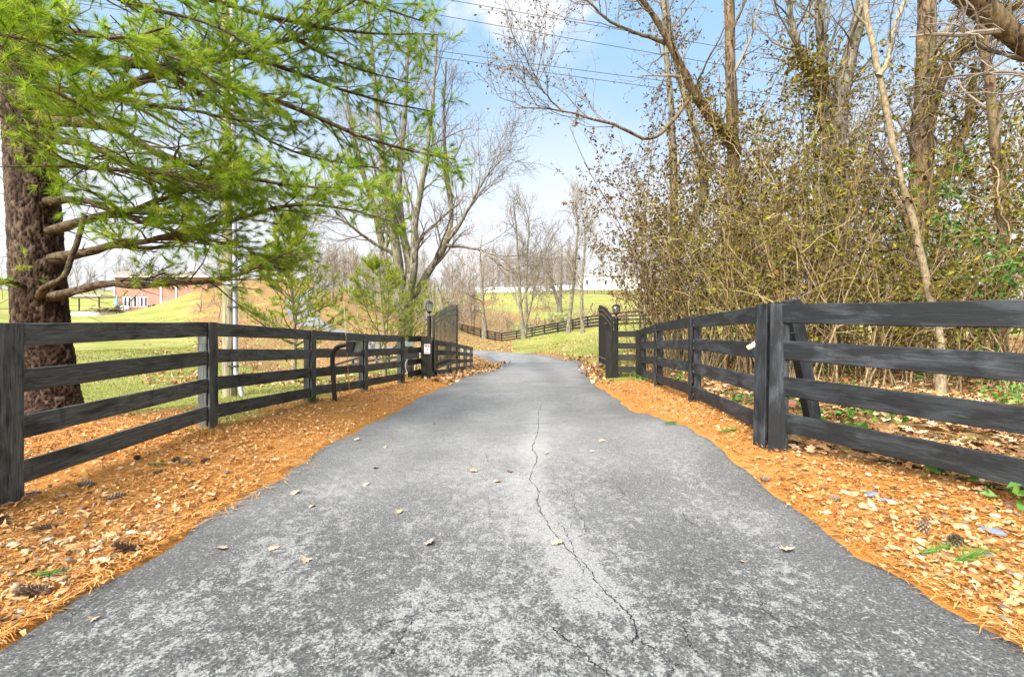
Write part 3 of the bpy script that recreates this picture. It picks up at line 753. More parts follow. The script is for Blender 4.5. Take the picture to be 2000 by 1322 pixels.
# ------------------------------------------------------------------ gate operator box behind the short panel
b0 = at(806, 692, 14.6)
gb = thing('gate_operator', 'black gate motor box hanging behind the short panel beside the sign', 'motor box', b0)
V, Q = boxv(b0[0] - .30, b0[0] + .16, b0[1], b0[1] + .22, b0[2] - .13, b0[2] + .12); mk('housing', V, Q, M['metal'], gb)
V, Q = boxv(b0[0] - .32, b0[0] + .18, b0[1] - .02, b0[1] + .24, b0[2] + .121, b0[2] + .15); mk('lid', V, Q, M['metal'], gb)
M['panel_g'] = plain('grey_green_panel', (.16, .19, .17), .35)
V, Q = boxv(b0[0] - .26, b0[0] + .02, b0[1] + .03, b0[1] + .06, b0[2] + .26, b0[2] + .42); mk('solar_panel', V, Q, M['panel_g'], gb)
V, Q = boxv(b0[0] - .12, b0[0] - .08, b0[1] + .07, b0[1] + .11, b0[2] + .15, b0[2] + .40); mk('bracket', V, Q, M['metal'], gb)
rr_ = np.random.default_rng(4)
for k in range(4):
    P = np.array([[b0[0] - .15 + .07 * k, b0[1] + .05, b0[2] - .13], [b0[0] - .2 + .1 * k + rr_.normal(0, .05), b0[1] - .02, b0[2] - .35], [b0[0] - .1 + .05 * k, b0[1] + .03, b0[2] - .75]])
    V, Q = tubes(catmull(P, 9)[None], np.full((1, 9), .011), 5); mk('cable', V, Q, M['metal'] if k % 2 else M['conduit'], gb, smooth=True)

# ------------------------------------------------------------------ keypad on a gooseneck
k0 = at(655, 792, 8.75); k0[2] = H1(k0[0], k0[1])
kp = thing('keypad_pedestal', 'dark gooseneck pedestal with a hooded keypad box leaning over the verge', 'keypad', k0)
path = [at(655, 792, 8.75) - [0, 0, .1], at(652.5, 760, 8.75), at(650, 720, 8.75), at(649.5, 700, 8.74), at(653, 685, 8.72), at(662, 676.5, 8.70), at(674, 673.5, 8.66), at(682, 673, 8.64)]
V, Q = tubes(catmull(path, 34)[None], np.full((1, 34), .044), 4 * 3)
mk('gooseneck', V, Q, M['metal_b'], kp, smooth=True)
hd = at(688, 677, 8.60)
def prism(name, pts, y0, y1, mat, parent):
    n = len(pts); V = np.array([[p[0], y, p[1]] for y in (y0, y1) for p in pts]); k = np.arange(n); k2 = (k + 1) % n
    Q = [np.stack([k, k2, k2 + n, k + n], 1)]
    T = np.array([[0, i, i + 1] for i in range(1, n - 1)]); return mk(name, V, Q + [np.concatenate([T[:, ::-1], T + n])], mat, parent)
def hx(px, py): q = at(px, py, 8.60); return (q[0], q[2])
prism('keypad_hood', [hx(679.5, 667), hx(696, 667), hx(691, 688), hx(680, 688)], 8.50, 8.72, M['metal'], kp)
prism('keypad_face', [hx(696.3, 668), hx(704, 668.2), hx(703, 687), hx(691.4, 688)], 8.55, 8.68, M['panel_g'], kp)
prism('hood_plate', [hx(678.5, 664.6), hx(711.5, 663.2), hx(711.5, 664.4), hx(678.5, 666.6)], 8.47, 8.75, M['metal_r'], kp)

# slim fibreglass marker wand
a_, b_ = at(684, 792, 8.9), at(671.5, 588, 8.85); a_[2] = H1(a_[0], a_[1]) - .05
mw_ = thing('marker_wand', 'thin orange and white fibreglass driveway marker leaning beside the keypad', 'marker', a_)
M['orange'] = plain('faded_orange', (.55, .20, .07), .5); tt = np.linspace(0, 1, 7)[:, None]
P = a_ * (1 - tt) + b_ * tt
V, Q = tubes(P[None, :5], np.full((1, 5), .0055), 6); mk('rod', V, Q, M['orange'], mw_)
V, Q = tubes(P[None, 4:], np.full((1, 3), .0054), 6); mk('reflective_sleeve', V, Q, M['white'], mw_)

# ------------------------------------------------------------------ utility pole, conduit and wires
u0 = at(449.5, 776, 10.8); u0[2] = H1(u0[0], u0[1])
M['pole'] = bark('grey_pole_wood', (.13, .11, .065), (.42, .38, .26), (16, 16, .7), 2.0, .5, .01, (.20, .20, .08))
up_ = thing('utility_pole', 'weathered wooden utility pole with a pale conduit rising behind the fence', 'utility pole', u0)
tp_ = at(443, -110, 10.8)
P = np.linspace(0, 1, 12)[:, None] * (tp_ - u0 + [0, 0, .2]) + u0 - [0, 0, .2]
V, Q = tubes(P[None], np.linspace(.152, .115, 12)[None], 20); mk('pole_shaft', V, Q, M['pole'], up_, smooth=True)
P = [at(474, 778, 10.6), at(469, 755, 10.62), at(461.5, 728, 10.66), at(460.5, 700, 10.66), at(458, 400, 10.66), at(455, 150, 10.68), at(453, 0, 10.68)]
V, Q = tubes(catmull(P, 60)[None], np.full((1, 60), .050), 12); mk('conduit', V, Q, M['conduit'], up_, smooth=True)
for py in (715, 600, 470, 330):
    q = at(460 - (715 - py) * .008, py, 10.66); V, Q = boxv(q[0] - .15, q[0] + .06, q[1] - .056, q[1] + .03, q[2] - .02, q[2] + .02); mk('strap', V, Q, M['metal_r'], up_)
fl = at(449, 559, 10.55)
V, Q = boxv(-.10, .10, -.07, .07, -.045, .045); Rm = np.array(Matrix.Rotation(math.radians(35), 3, 'Y') @ Matrix.Rotation(math.radians(-20), 3, 'X'))
hl = mk('flood_light', V @ Rm.T + fl, Q, M['conduit'], up_); V, Q = boxv(-.085, .085, -.055, .055, -.052, -.046); mk('flood_lens', V @ Rm.T + fl, Q, M['white'], hl)
V, Q = tubes(np.array([[fl + [0, .02, 0.02], fl + [-.02, .12, .10]]]), np.full((1, 2), .02), 6); mk('flood_arm', V, Q, M['metal'], up_)
cz = at(444, -70, 10.8)
V, Q = boxv(cz[0] - 1.1, cz[0] + 1.1, cz[1] - .06, cz[1] + .06, cz[2] - .06, cz[2] + .06); mk('crossarm', V, Q, M['pole'], up_)
for nm, (x0, y0), (x1, y1), sag in (('topmost black power line crossing the blue gap between the trees', (447, -78), (2600, 262), .3), ('second black power line just below the topmost one', (447, -46), (2600, 300), .3),
                                    ('upper of the two close telephone wires under the power lines', (447, 43), (2600, 300), .25), ('lower of the two close telephone wires under the power lines', (447, 52), (2600, 320), .28)):
    A, B = at(x0, y0, 10.8), at(x1, y1, 18.0)
    t_ = np.linspace(-.25, 1, 60)[:, None]; P = A * (1 - t_) + B * t_; P[:, 2] -= sag * 4 * (t_ * (1 - t_))[:, 0]
    V, Q = tubes(P[None], np.full((1, 60), .0065), 5)
    tag(mk('overhead_wire', V, Q, M['metal'], origin=tuple(A)), nm, 'wire', 'overhead wires')
# ------------------------------------------------------------------ branches, leaves, needles
def sprout(P, R, k, t0, t1, ang, length, K, up, wig, rr, rng, flat=0.0, tipf=.25, rmin=.0025, tp=1.0):
    """k side branches on each of the paths P (n,K0,3); ang: (lo,hi) degrees off the parent; length: (lo,hi) metres"""
    n, K0, _ = P.shape
    t = t0 + (t1 - t0) * ((np.arange(k)[None] + rng.random((n, k))) / k) ** tp
    f_ = t * (K0 - 1); i = np.minimum(f_.astype(int), K0 - 2); u_ = (f_ - i)[..., None]; row = np.arange(n)[:, None]
    pos = P[row, i] * (1 - u_) + P[row, i + 1] * u_; tan = nrm(P[row, i + 1] - P[row, i]); r0 = (R[row, i] * (1 - u_[..., 0]) + R[row, i + 1] * u_[..., 0]) * rr
    pos, tan, r0, t = pos.reshape(-1, 3), tan.reshape(-1, 3), r0.ravel(), t.ravel()
    q = rng.normal(size=pos.shape)
    if flat:
        side = np.cross(tan, [0, 0, 1.0]); side *= np.where(rng.random(len(side)) < .5, 1, -1)[:, None]
        q = q * (1 - flat) + nrm(side) * flat * 1.5
    perp = nrm(q - tan * (q * tan).sum(-1, keepdims=True))
    a = np.radians(rng.uniform(*ang, len(pos)))[:, None]
    d = tan * np.cos(a) + perp * np.sin(a)
    L = rng.uniform(*length, len(pos)) * (1.15 - .55 * t)
    out = np.empty((len(pos), K, 3)); out[:, 0] = pos; st_ = (L / (K - 1))[:, None]
    for j in range(1, K):
        d = nrm(d + rng.normal(0, wig, d.shape) + np.array([0, 0, up]))
        out[:, j] = out[:, j - 1] + d * st_
    r0 = np.maximum(r0, rmin * 1.3)
    return out, np.maximum(r0[:, None] * np.linspace(1, tipf, K)[None], rmin * np.linspace(1, .6, K)[None])

def along(P, k, t0, t1, rng):
    """k points with directions along each path"""
    n, K0, _ = P.shape; t = rng.uniform(t0, t1, (n, k)); f_ = t * (K0 - 1); i = np.minimum(f_.astype(int), K0 - 2); u_ = (f_ - i)[..., None]; row = np.arange(n)[:, None]
    return (P[row, i] * (1 - u_) + P[row, i + 1] * u_).reshape(-1, 3), nrm(P[row, i + 1] - P[row, i]).reshape(-1, 3)

def leaves(pos, d, size, rng, droop=.3, width=.55, shape=2):
    """folded kite leaves -> verts, tris"""
    n = len(pos); q = rng.normal(size=(n, 3)); d = nrm(d * .5 + rng.normal(0, .6, (n, 3)) + [0, 0, -droop])
    s = nrm(np.cross(d, q)); nn = np.cross(d, s); L = rng.uniform(*size, n)[:, None]; wv = L * width * .5
    b = pos; t = pos + d * L + nn * L * rng.uniform(-.15, .15, (n, 1)); m_ = pos + d * L * .45
    V = np.stack([b, m_ + s * wv + nn * wv * .5, t, m_ - s * wv + nn * wv * .5], 1).reshape(-1, 3)
    k = np.arange(n)[:, None] * 4
    return V, np.concatenate([k + [[0, 1, 2]], k + [[0, 2, 3]]])

def tuft(pos, d, k, length, spread, wd, rng):
    """k needles fanning out at each point -> verts, tris"""
    n = len(pos); q = rng.normal(size=(n, k, 3)); dd_ = d[:, None] * rng.uniform(.35, 1.2, (n, k, 1)) + q * spread + np.array([0, 0, -.06])
    dd_ = nrm(dd_); s = nrm(np.cross(dd_, rng.normal(size=(n, k, 3)))); L = rng.uniform(*length, (n, k, 1))
    b = pos[:, None] - d[:, None] * rng.uniform(0, .06, (n, k, 1))
    V = np.stack([b + s * wd / 2, b - s * wd / 2, b + dd_ * L], 2).reshape(-1, 3)
    return V, np.arange(n * k * 3).reshape(-1, 3)

def per(n, k, rng, lo=0., hi=1.): return np.repeat(rng.uniform(lo, hi, n), k)

# ------------------------------------------------------------------ bark and foliage materials
M['bark_grey'] = bark('grey_bark', (.045, .036, .025), (.27, .235, .175), moss=(.19, .19, .09))
M['bark_brown'] = bark('brown_bark', (.035, .021, .012), (.22, .15, .085), moss=(.17, .14, .06))
M['bark_light'] = bark('smooth_pale_bark', (.17, .13, .075), (.36, .29, .185), (9, 9, 6), 2.0, .3, .006)
M['bark_far'] = bark('distant_bark', (.075, .060, .050), (.19, .16, .13))
M['stem_tan'] = bark('tan_shrub_stem', (.09, .060, .028), (.34, .25, .135), (14, 14, 4), 3.0, .3, .004)
M['twig'] = leafy('grey_brown_twig', [(0, (.075, .060, .046)), (.6, (.19, .155, .120)), (1, (.32, .27, .21))], .85)
M['twig_far'] = leafy('distant_twig', [(0, (.12, .100, .078)), (.6, (.22, .185, .143)), (1, (.31, .26, .20))], .9)
M['needle'] = leafy('pine_needle', [(0, (.050, .120, .010)), (.3, (.190, .320, .014)), (.7, (.38, .50, .030)), (1, (.58, .57, .09))], .5, .5)
M['needle_y'] = leafy('young_pine_needle', [(0, (.13, .185, .020)), (.5, (.32, .38, .035)), (1, (.52, .53, .09))], .5, .5)
M['leaf_olive'] = leafy('olive_leaf', [(0, (.040, .022, .008)), (.25, (.100, .065, .012)), (.5, (.170, .160, .016)), (.8, (.29, .28, .028)), (.95, (.42, .36, .06)), (1, (.45, .21, .03))], .5, .5)
M['leaf_brown'] = leafy('dead_brown_leaf', [(0, (.050, .025, .012)), (.5, (.115, .062, .022)), (.85, (.17, .125, .030)), (1, (.30, .15, .05))], .7, .2)
M['leaf_green'] = leafy('bright_green_leaf', [(0, (.040, .115, .018)), (.6, (.095, .215, .035)), (1, (.20, .32, .06))], .45, .3)
M['leaf_orange'] = leafy('orange_oak_leaf', [(0, (.30, .085, .025)), (1, (.52, .20, .06))], .7, .3)

# ------------------------------------------------------------------ the big white pine
rng = np.random.default_rng(21)
m, g = material('plated_pine_bark')
v = attr(g, 'rnd'); nz = g.noise(geo_pos(g), 40., 5, .7)
c = g.ramp(v, [(0., (.006, .004, .003)), (.22, (.022, .012, .008)), (.5, (.070, .040, .026)), (.8, (.14, .098, .070)), (1., (.30, .24, .185))])
c = g.mix(g.ramp(nz, [(.3, .6), (.62, 0.)]), c, (.03, .02, .014))
finish(g, c, .9, nz, .6, .012, spec=.2); M['bark_pine'] = m
tb = at(101, 835, 6.4)
pine = thing('pine_tree', 'huge white pine with plated dark bark and sweeping green boughs behind the fence', 'tree', (tb[0], tb[1], .1))
tpath = catmull([at(101, 850, 6.4), at(96, 760, 6.4), at(84, 640, 6.4), at(72, 480, 6.4), at(61, 340, 6.4), at(50, 200, 6.38), at(38, 50, 6.36), at(32, -150, 6.3), at(30, -420, 6.3), at(30, -700, 6.3)], 330)
hh = np.linspace(0, 1, 330)
rad = np.interp(tpath[:, 2], [-.1, .15, .5, 1.2, 2.2, 3.5, 5, 9, 12], [.47, .37, .32, .295, .28, .265, .24, .17, .06])
S = 132; th_ = np.arange(S) * 2 * np.pi / S
X, Y = np.meshgrid(th_, np.arange(330) * .033)
# plated bark: cells stretched along the trunk, furrows between them
cu, cv = 36, 92
ci = rng.random((cv + 3, cu)); cj = rng.random((cv + 3, cu)); cval = rng.random((cv + 3, cu))
gu, gv = X / (2 * np.pi) * cu, Y / 11.0 * cv
gu = gu + (lattice(X * 6, Y * 3, 1.0, 8) - .5) * 1.8; gv = gv * (1 - .0) + (lattice(X * 5, Y * 4, 1.0, 18) - .5) * 1.2
f1 = np.full(X.shape, 9.); f2 = np.full(X.shape, 9.); val = np.zeros(X.shape)
bu, bv = np.floor(gu).astype(int), np.floor(gv).astype(int)
for a in (-1, 0, 1):
    for b in (-1, 0, 1):
        iu, iv = (bu + a) % cu, np.clip(bv + b, 0, cv + 2)
        dd_ = np.hypot(gu - (bu + a + ci[iv, iu]), (gv - (bv + b + cj[iv, iu])) * .8)
        nw = dd_ < f1; f2 = np.where(nw, f1, np.minimum(f2, dd_)); val = np.where(nw, cval[iv, iu], val); f1 = np.where(nw, dd_, f1)
pl8 = smooth01(f2 - f1 + (lattice(X * 20, Y * 16, 1., 44) - .5) * .22, .03, .16)
rr2 = rad[:, None] * (1 + .04 * np.sin(3 * X + Y)) + .018 * pl8 - .010 + (val - .5) * .014 + (lattice(X * 9, Y * 22, 1., 4) - .5) * .014
flare = np.clip((.55 - tpath[:, 2]) / .6, 0, 1)[:, None] ** 2 * (.14 * np.maximum(0, np.sin(5 * X + .6)) + .05)
rr2 = rr2 + flare
V = np.stack([tpath[:, None, 0] + rr2 * np.cos(X), tpath[:, None, 1] + rr2 * np.sin(X), np.broadcast_to(tpath[:, None, 2], X.shape)], -1).reshape(-1, 3)
i = np.arange(329)[:, None] * S; j = np.arange(S)[None]; j2 = (j + 1) % S
mk('trunk', V, np.stack([i + j, i + j2, i + S + j2, i + S + j], -1).reshape(-1, 4), M['bark_pine'], pine, {'rnd': np.clip(pl8 * (.28 + .55 * val) + .25 * (lattice(X * 14, Y * 30, 1., 6) - .5) * pl8, 0, 1).ravel()}, True)

M['bark_bough'] = bark('dark_bough_bark', (.028, .019, .011), (.125, .088, .048), (5, 5, 5), 3., .8, .01)
BOUGHS = [  # (points px,py,depth), radius, foliage from t, lush
    ([(90, 122, 6.4), (240, 122, 6.5), (330, 138, 6.7), (440, 165, 6.9), (560, 205, 7.1), (690, 258, 7.3), (800, 290, 7.5), (890, 308, 7.7)], .075, .42, 1.35),
    ([(110, 230, 6.3), (200, 185, 6.4), (330, 132, 6.7), (450, 105, 7.0), (570, 70, 7.3), (650, 20, 7.6), (730, -30, 7.9)], .085, .40, 1.3),
    ([(95, 150, 6.3), (200, 188, 6.2), (330, 212, 6.2), (430, 230, 6.3), (500, 240, 6.4)], .04, .35, .7),
    ([(100, 250, 6.2), (170, 285, 6.0), (240, 322, 5.9), (320, 338, 5.8), (420, 352, 5.8), (500, 375, 5.8)], .045, .3, .9),
    ([(110, 205, 6.1), (210, 245, 5.8), (304, 289, 5.7), (400, 320, 5.7), (490, 345, 5.8), (600, 362, 5.9), (690, 358, 6.0)], .05, .42, 1.2),
    ([(95, 445, 6.2), (180, 421, 6.0), (250, 405, 5.9), (320, 382, 5.9), (400, 352, 6.0), (480, 340, 6.1)], .055, .45, 1.0),
    ([(105, 385, 6.3), (155, 388, 6.2), (215, 410, 6.0), (300, 440, 5.9), (390, 462, 5.9), (460, 478, 5.9)], .045, .6, .8),
    ([(115, 503, 6.2), (175, 490, 6.1), (219, 477, 6.0), (280, 470, 6.0), (351, 453, 6.0), (450, 428, 6.1), (560, 395, 6.2), (670, 402, 6.3), (760, 428, 6.4)], .055, .45, 1.25),
    ([(125, 574, 6.1), (193, 558, 5.9), (263, 560, 5.9), (333, 554, 5.9), (395, 551, 5.9), (465, 536, 6.0), (520, 515, 6.0), (580, 490, 6.1)], .046, .74, .55),
    ([(125, 574, 6.1), (165, 566, 6.0), (215, 551, 5.95), (270, 543, 5.95), (318, 531, 5.95)], .035, .9, .05),
    ([(79, 568, 5.75), (95, 556, 5.7), (112, 547, 5.7), (127, 525, 5.75), (139, 486, 5.8), (146, 450, 5.85), (153, 420, 5.9)], .036, 2., 0),
    ([(60, 575, 6.3), (30, 552, 6.0), (-10, 548, 5.8), (-60, 560, 5.6)], .045, .6, .4),
    ([(-70, -25, 4.2), (0, 10, 4.3), (70, 40, 4.4), (110, 55, 4.4), (200, 66, 4.5), (260, 62, 4.6), (330, 45, 4.7)], .025, .0, 1.3),
    ([(-90, 130, 4.0), (-20, 110, 4.1), (60, 150, 4.2), (140, 190, 4.3), (200, 230, 4.4)], .022, .0, 1.4),
    ([(-80, 60, 4.4), (0, 70, 4.4), (90, 95, 4.5), (160, 130, 4.6)], .02, .0, 1.1),
    ([(30, -140, 6.2), (180, -80, 6.3), (330, -30, 6.5), (470, 10, 6.8), (610, 45, 7.1), (730, 58, 7.4), (840, 60, 7.7)], .06, .3, 1.2),
    ([(30, -260, 6.2), (250, -170, 6.4), (430, -100, 6.7), (600, -40, 7.1), (740, 10, 7.5), (830, 40, 7.8)], .06, .35, 1.1),
    ([(40, -60, 6.2), (160, -30, 5.9), (290, 10, 5.8), (400, 40, 5.8), (500, 90, 5.9)], .045, .2, .9),
    ([(40, 60, 6.2), (150, 60, 5.8), (260, 85, 5.6), (370, 130, 5.6), (450, 180, 5.7)], .04, .3, .8),
    ([(60, 300, 6.1), (150, 325, 5.6), (240, 335, 5.4), (330, 345, 5.3), (420, 370, 5.3)], .04, .45, .6),
    ([(330, 140, 6.7), (420, 200, 7.2), (520, 270, 7.6), (620, 310, 8.0), (740, 330, 8.3)], .035, .35, .9),
    ([(450, 106, 7.0), (540, 130, 7.4), (650, 170, 7.8), (760, 200, 8.1), (850, 215, 8.4)], .04, .25, 1.1),
    ([(40, -350, 6.2), (-60, -100, 5.6), (-60, 60, 5.2), (0, 200, 5.0), (60, 290, 5.0)], .03, .45, .7),
    ([(570, 70, 7.3), (640, 110, 7.6), (720, 140, 7.9), (800, 160, 8.1)], .03, .1, 1.0),
]
TW, ND = Acc(), Acc()
for pts, r0, t0, lush in BOUGHS:
    pw_ = [at(*q) for q in pts]
    if pts[0][0] < 130 and 40 < pts[0][0]:          # rooted in the trunk
        a_ = tpath[np.abs(tpath[:, 2] - pw_[0][2] + .05).argmin()]; pw_ = [a_] + pw_[(0 if t0 > 1 else 1):]
    P = catmull(pw_, 22)[None]; K = 22
    P = P + np.cumsum(rng.normal(0, .006, P.shape), axis=1)
    R = np.linspace(r0, .010, K)[None] * (1 + .1 * rng.normal(size=(1, K)))
    if t0 > 1: R = np.linspace(r0, .03, K)[None]
    R[:, :5] *= np.array([1.4, 1.35, 1.25, 1.12, 1.05])
    V, Q = tubes(P, R, 9)
    bo = mk('bough', V, Q, M['bough_bark'] if 'bough_bark' in M else M['bark_bough'], pine, {'rnd': np.full(len(V), .5)}, True)
    if lush <= 0: continue
    L = np.linalg.norm(np.diff(P[0], axis=0), axis=1).sum()
    nb = int(7.0 * L) + 6
    p1, r1 = sprout(P, R, nb, max(t0 - .25, .02), .99, (35, 75), (.30 * L ** .5, .62 * L ** .5), 6, .02, .13, .42, rng, flat=.75, rmin=.0035)
    V, Q = tubes(p1, r1, 5); TW.add(V, Q, per(len(p1), 30, rng))
    p2, r2 = sprout(p1, r1, 6, .2, .98, (30, 65), (.14, .42), 5, .03, .16, .6, rng, flat=.5, rmin=.0026)
    keep = rng.random(len(p2)) < min(1, .75 + .2 * lush); p2, r2 = p2[keep], r2[keep]
    V, Q = tubes(p2, r2, 3); TW.add(V, Q, per(len(p2), 15, rng))
    # dead bare twigs on the inner part
    p3, r3 = sprout(P, R, int(4 * L), .05, .7, (30, 90), (.15, .6), 6, -.02, .25, .2, rng, rmin=.0024)
    V, Q = tubes(p3, r3, 3); TW.add(V, Q, per(len(p3), 18, rng))
    for (pp, k_, a0) in ((p2, 2, .35), (p1, 3, .5)):
        tpos, td = along(pp, k_, a0, 1.0, rng); tpos = np.concatenate([tpos, pp[:, -1]]); td = np.concatenate([td, nrm(pp[:, -1] - pp[:, -2])])
        # only the outer part of the bough carries needles
        sel = rng.random(len(tpos)) < .50 * lush + .14
        s = np.linalg.norm(tpos[:, None] - P[0][None], axis=2).argmin(1) / (K - 1)
        sel &= s > t0 - .12 + rng.normal(0, .08, len(tpos)); tpos, td = tpos[sel], td[sel]
        if not len(tpos): continue
        nk = 34; V, T = tuft(tpos, td, nk, (.080, .150), .30, .0046, rng)
        br_ = np.clip(rng.normal(.45, .22, len(tpos)), 0, 1)
        ND.add(V, T, np.clip(np.repeat(br_, nk * 3) + np.repeat(rng.normal(0, .12, len(tpos) * nk), 3), 0, 1))
# wiry dead twigs round the trunk
p3, r3 = sprout(tpath[None, 60:230:6], np.full((1, len(range(60, 230, 6))), .3), 60, .02, .98, (60, 100), (.3, 1.2), 8, -.03, .26, .012, rng, rmin=.0035)
V, Q = tubes(p3, r3, 4); TW.add(V, Q, per(len(p3), 32, rng))
M['twig_pine'] = leafy('pine_twig', [(0, (.045, .032, .020)), (.6, (.13, .098, .055)), (1, (.24, .19, .11))], .85)
tag(TW.build('twigs', M['twig_pine'], pine), kind='stuff')
tag(ND.build('needles', M['needle'], pine), kind='stuff')

# ------------------------------------------------------------------ two young pines beyond the fence
def young_pine(label, base, top, r0, whorls, spread, seed, nk, group=None, lean=(0, 0), dens=1.0, low=.12):
    rng = np.random.default_rng(seed); base, top = np.array(base), np.array(top)
    t = thing('young_pine', label, 'tree', tuple(base), group)
    Hh = top[2] - base[2]
    P = catmull([base - [0, 0, .1], base * .66 + top * .34 + [.05, 0, 0], base * .33 + top * .67 - [.04, 0, 0], top], 20)[None]; R = np.linspace(r0, .012, 20)[None]
    V, Q = tubes(P, R, 9); mk('trunk', V, Q, M['bark_light'], t, smooth=True)
    tw, nd = Acc(), Acc()
    p1s = []
    for k in range(whorls):
        s = low + (1 - low) * k / whorls
        L = spread * (1 - s) ** .75 * rng.uniform(.8, 1.1) + .15
        p1, r1 = sprout(P, R, 6, max(0, s - .015), s + .02, (50, 80), (L * .8, L * 1.25), 9, .055, .09, .36, rng, rmin=.004)
        p1s.append((p1, r1))
    p1 = np.concatenate([a for a, _ in p1s]); r1 = np.concatenate([b for _, b in p1s])
    V, Q = tubes(p1, r1, 5); tw.add(V, Q, per(len(p1), 45, rng))
    p2, r2 = sprout(p1, r1, 9, .2, .97, (30, 60), (.15, .5), 5, .08, .12, .6, rng, flat=.4, rmin=.003)
    V, Q = tubes(p2, r2, 3); tw.add(V, Q, per(len(p2), 15, rng))
    tpos = np.concatenate([p2[:, -1], p2[:, -2], p2[:, -3], p1[:, -1], p1[:, -2]]); td = np.concatenate([nrm(p2[:, -1] - p2[:, -2])] * 3 + [nrm(p1[:, -1] - p1[:, -2])] * 2) + [0, 0, .5]; td = nrm(td)
    sel = rng.random(len(tpos)) < .9 * dens; tpos, td = tpos[sel], td[sel]
    V, T = tuft(tpos, td, nk, (.10, .18), .45, .013, rng)
    nd.add(V, T, np.clip(np.repeat(rng.normal(.5, .2, len(tpos)), nk * 3) + np.repeat(rng.normal(0, .1, len(tpos) * nk), 3), 0, 1))
    tag(tw.build('twigs', M['twig'], t), kind='stuff'); tag(nd.build('needles', M['needle_y'], t), kind='stuff')
b = at(574, 748, 14.5); b[2] = H1(b[0], b[1])
young_pine('slender young pine with airy yellow-green tufts standing by the utility pole', b, at(568, 418, 14.5), .08, 12, 2.5, 31, 16, low=.22)
b = at(752, 700, 18.0); b[2] = H1(b[0], b[1])
young_pine('bushy low yellow-green pine in front of the big bare tree', b, at(742, 508, 18.0), .08, 10, 3.9, 32, 16, low=.10, dens=1.35)

# ------------------------------------------------------------------ bare trees
def bare_tree(name, label, stems, seed, spec, mat, twmat, group=None, leaf=None, cat='tree', S=9, gnarl=.012, vine=None):
    """stems: [(points (px,py,depth), r0, r1)], first point of the first stem is the foot; spec: list of sprout settings"""
    rng = np.random.default_rng(seed)
    b = at(*stems[0][0][0]); b[2] = H1(b[0], b[1]); t = thing(name, label, cat, tuple(b), group)
    acc, tr = Acc(), Acc(); K = 26; Ps, Rs = [], []
    for pts, r0, r1 in stems:
        P = catmull([at(*q) if len(q) == 3 else q for q in pts], K)
        if (pts is stems[0][0]) or len(stems) > 0 and np.allclose(pts[0], stems[0][0][0]): P[0, 2] = min(P[0, 2], b[2]) - .15
        P = P + np.cumsum(rng.normal(0, gnarl, P.shape), 0)
        R = np.linspace(r0, r1, K) * (1 + .05 * rng.normal(size=K)); R[0] *= 1.35; R[1] *= 1.12
        Ps.append(P); Rs.append(R)
        V, Q = tubes(P[None], R[None], S); tr.add(V, Q)
    tr.build('trunk', mat, t, True)
    P, R = np.array(Ps), np.array(Rs); lv = [(P, R)]
    for n_, sp in enumerate(spec):
        p, r = sprout(lv[-1][0], lv[-1][1], *sp[:3], sp[3], sp[4], sp[5], sp[6], sp[7], sp[8], rng, rmin=sp[9], tp=sp[10] if len(sp) > 10 else 1.0)
        V, Q = tubes(p, r, 6 if n_ == 0 else (4 if n_ == 1 else 3)); acc.add(V, Q, per(len(p), len(V) // len(p), rng)); lv.append((p, r))
    tag(acc.build('crown', twmat, t), kind='stuff')
    if leaf:
        lm, k_, size, lo = leaf; la = Acc()
        for q in range(lo, len(lv)):
            pos, d = along(lv[q][0], k_, .2, 1., rng); V, T = leaves(pos, d, size, rng); la.add(V, T, per(len(pos), 4, rng))
        tag(la.build('foliage', lm, t), kind='stuff')
    if vine:
        vm, n_v, size, zmax = vine; la = Acc(); va = Acc()
        for P_, R_v in zip(Ps, Rs):
            ok = P_[:, 2] < zmax
            if R_v[0] < .11: continue
            if ok.sum() < 4: continue
            q = P_[ok]; rq = R_v[ok]
            for _ in range(5):
                s = np.linspace(0, 1, 40); ii = s * (len(q) - 1); c_ = np.stack([np.interp(ii, np.arange(len(q)), q[:, k]) for k in range(3)], 1); rr_v = np.interp(ii, np.arange(len(q)), rq) + .015
                ph = rng.uniform(0, 6.28) + np.cumsum(rng.normal(0, .25, 40)); c_ = c_ + np.stack([np.cos(ph) * rr_v, np.sin(ph) * rr_v, 0 * ph], 1)
                V, Q = tubes(c_[None], np.full((1, 40), .012), 5); va.add(V, Q, rng.random())
                p_, r_ = sprout(c_[None], np.full((1, 40), .012), 34, .05, 1., (40, 100), (.2, 1.0), 6, -.05, .3, .5, rng, rmin=.0035)
                V, Q = tubes(p_, r_, 3); va.add(V, Q, per(len(p_), 18, rng))
                pos, d = along(p_, n_v, .2, 1., rng); V, T = leaves(pos, d, size, rng); la.add(V, T, per(len(pos), 4, rng))
        if va.n:
            tag(va.build('vine', M['twig_vine'], t), kind='stuff'); tag(la.build('vine_leaves', vm, t), kind='stuff')
    return t
M['twig_vine'] = leafy('tan_vine', [(0, (.12, .078, .032)), (.6, (.33, .23, .10)), (1, (.52, .41, .23))], .8)

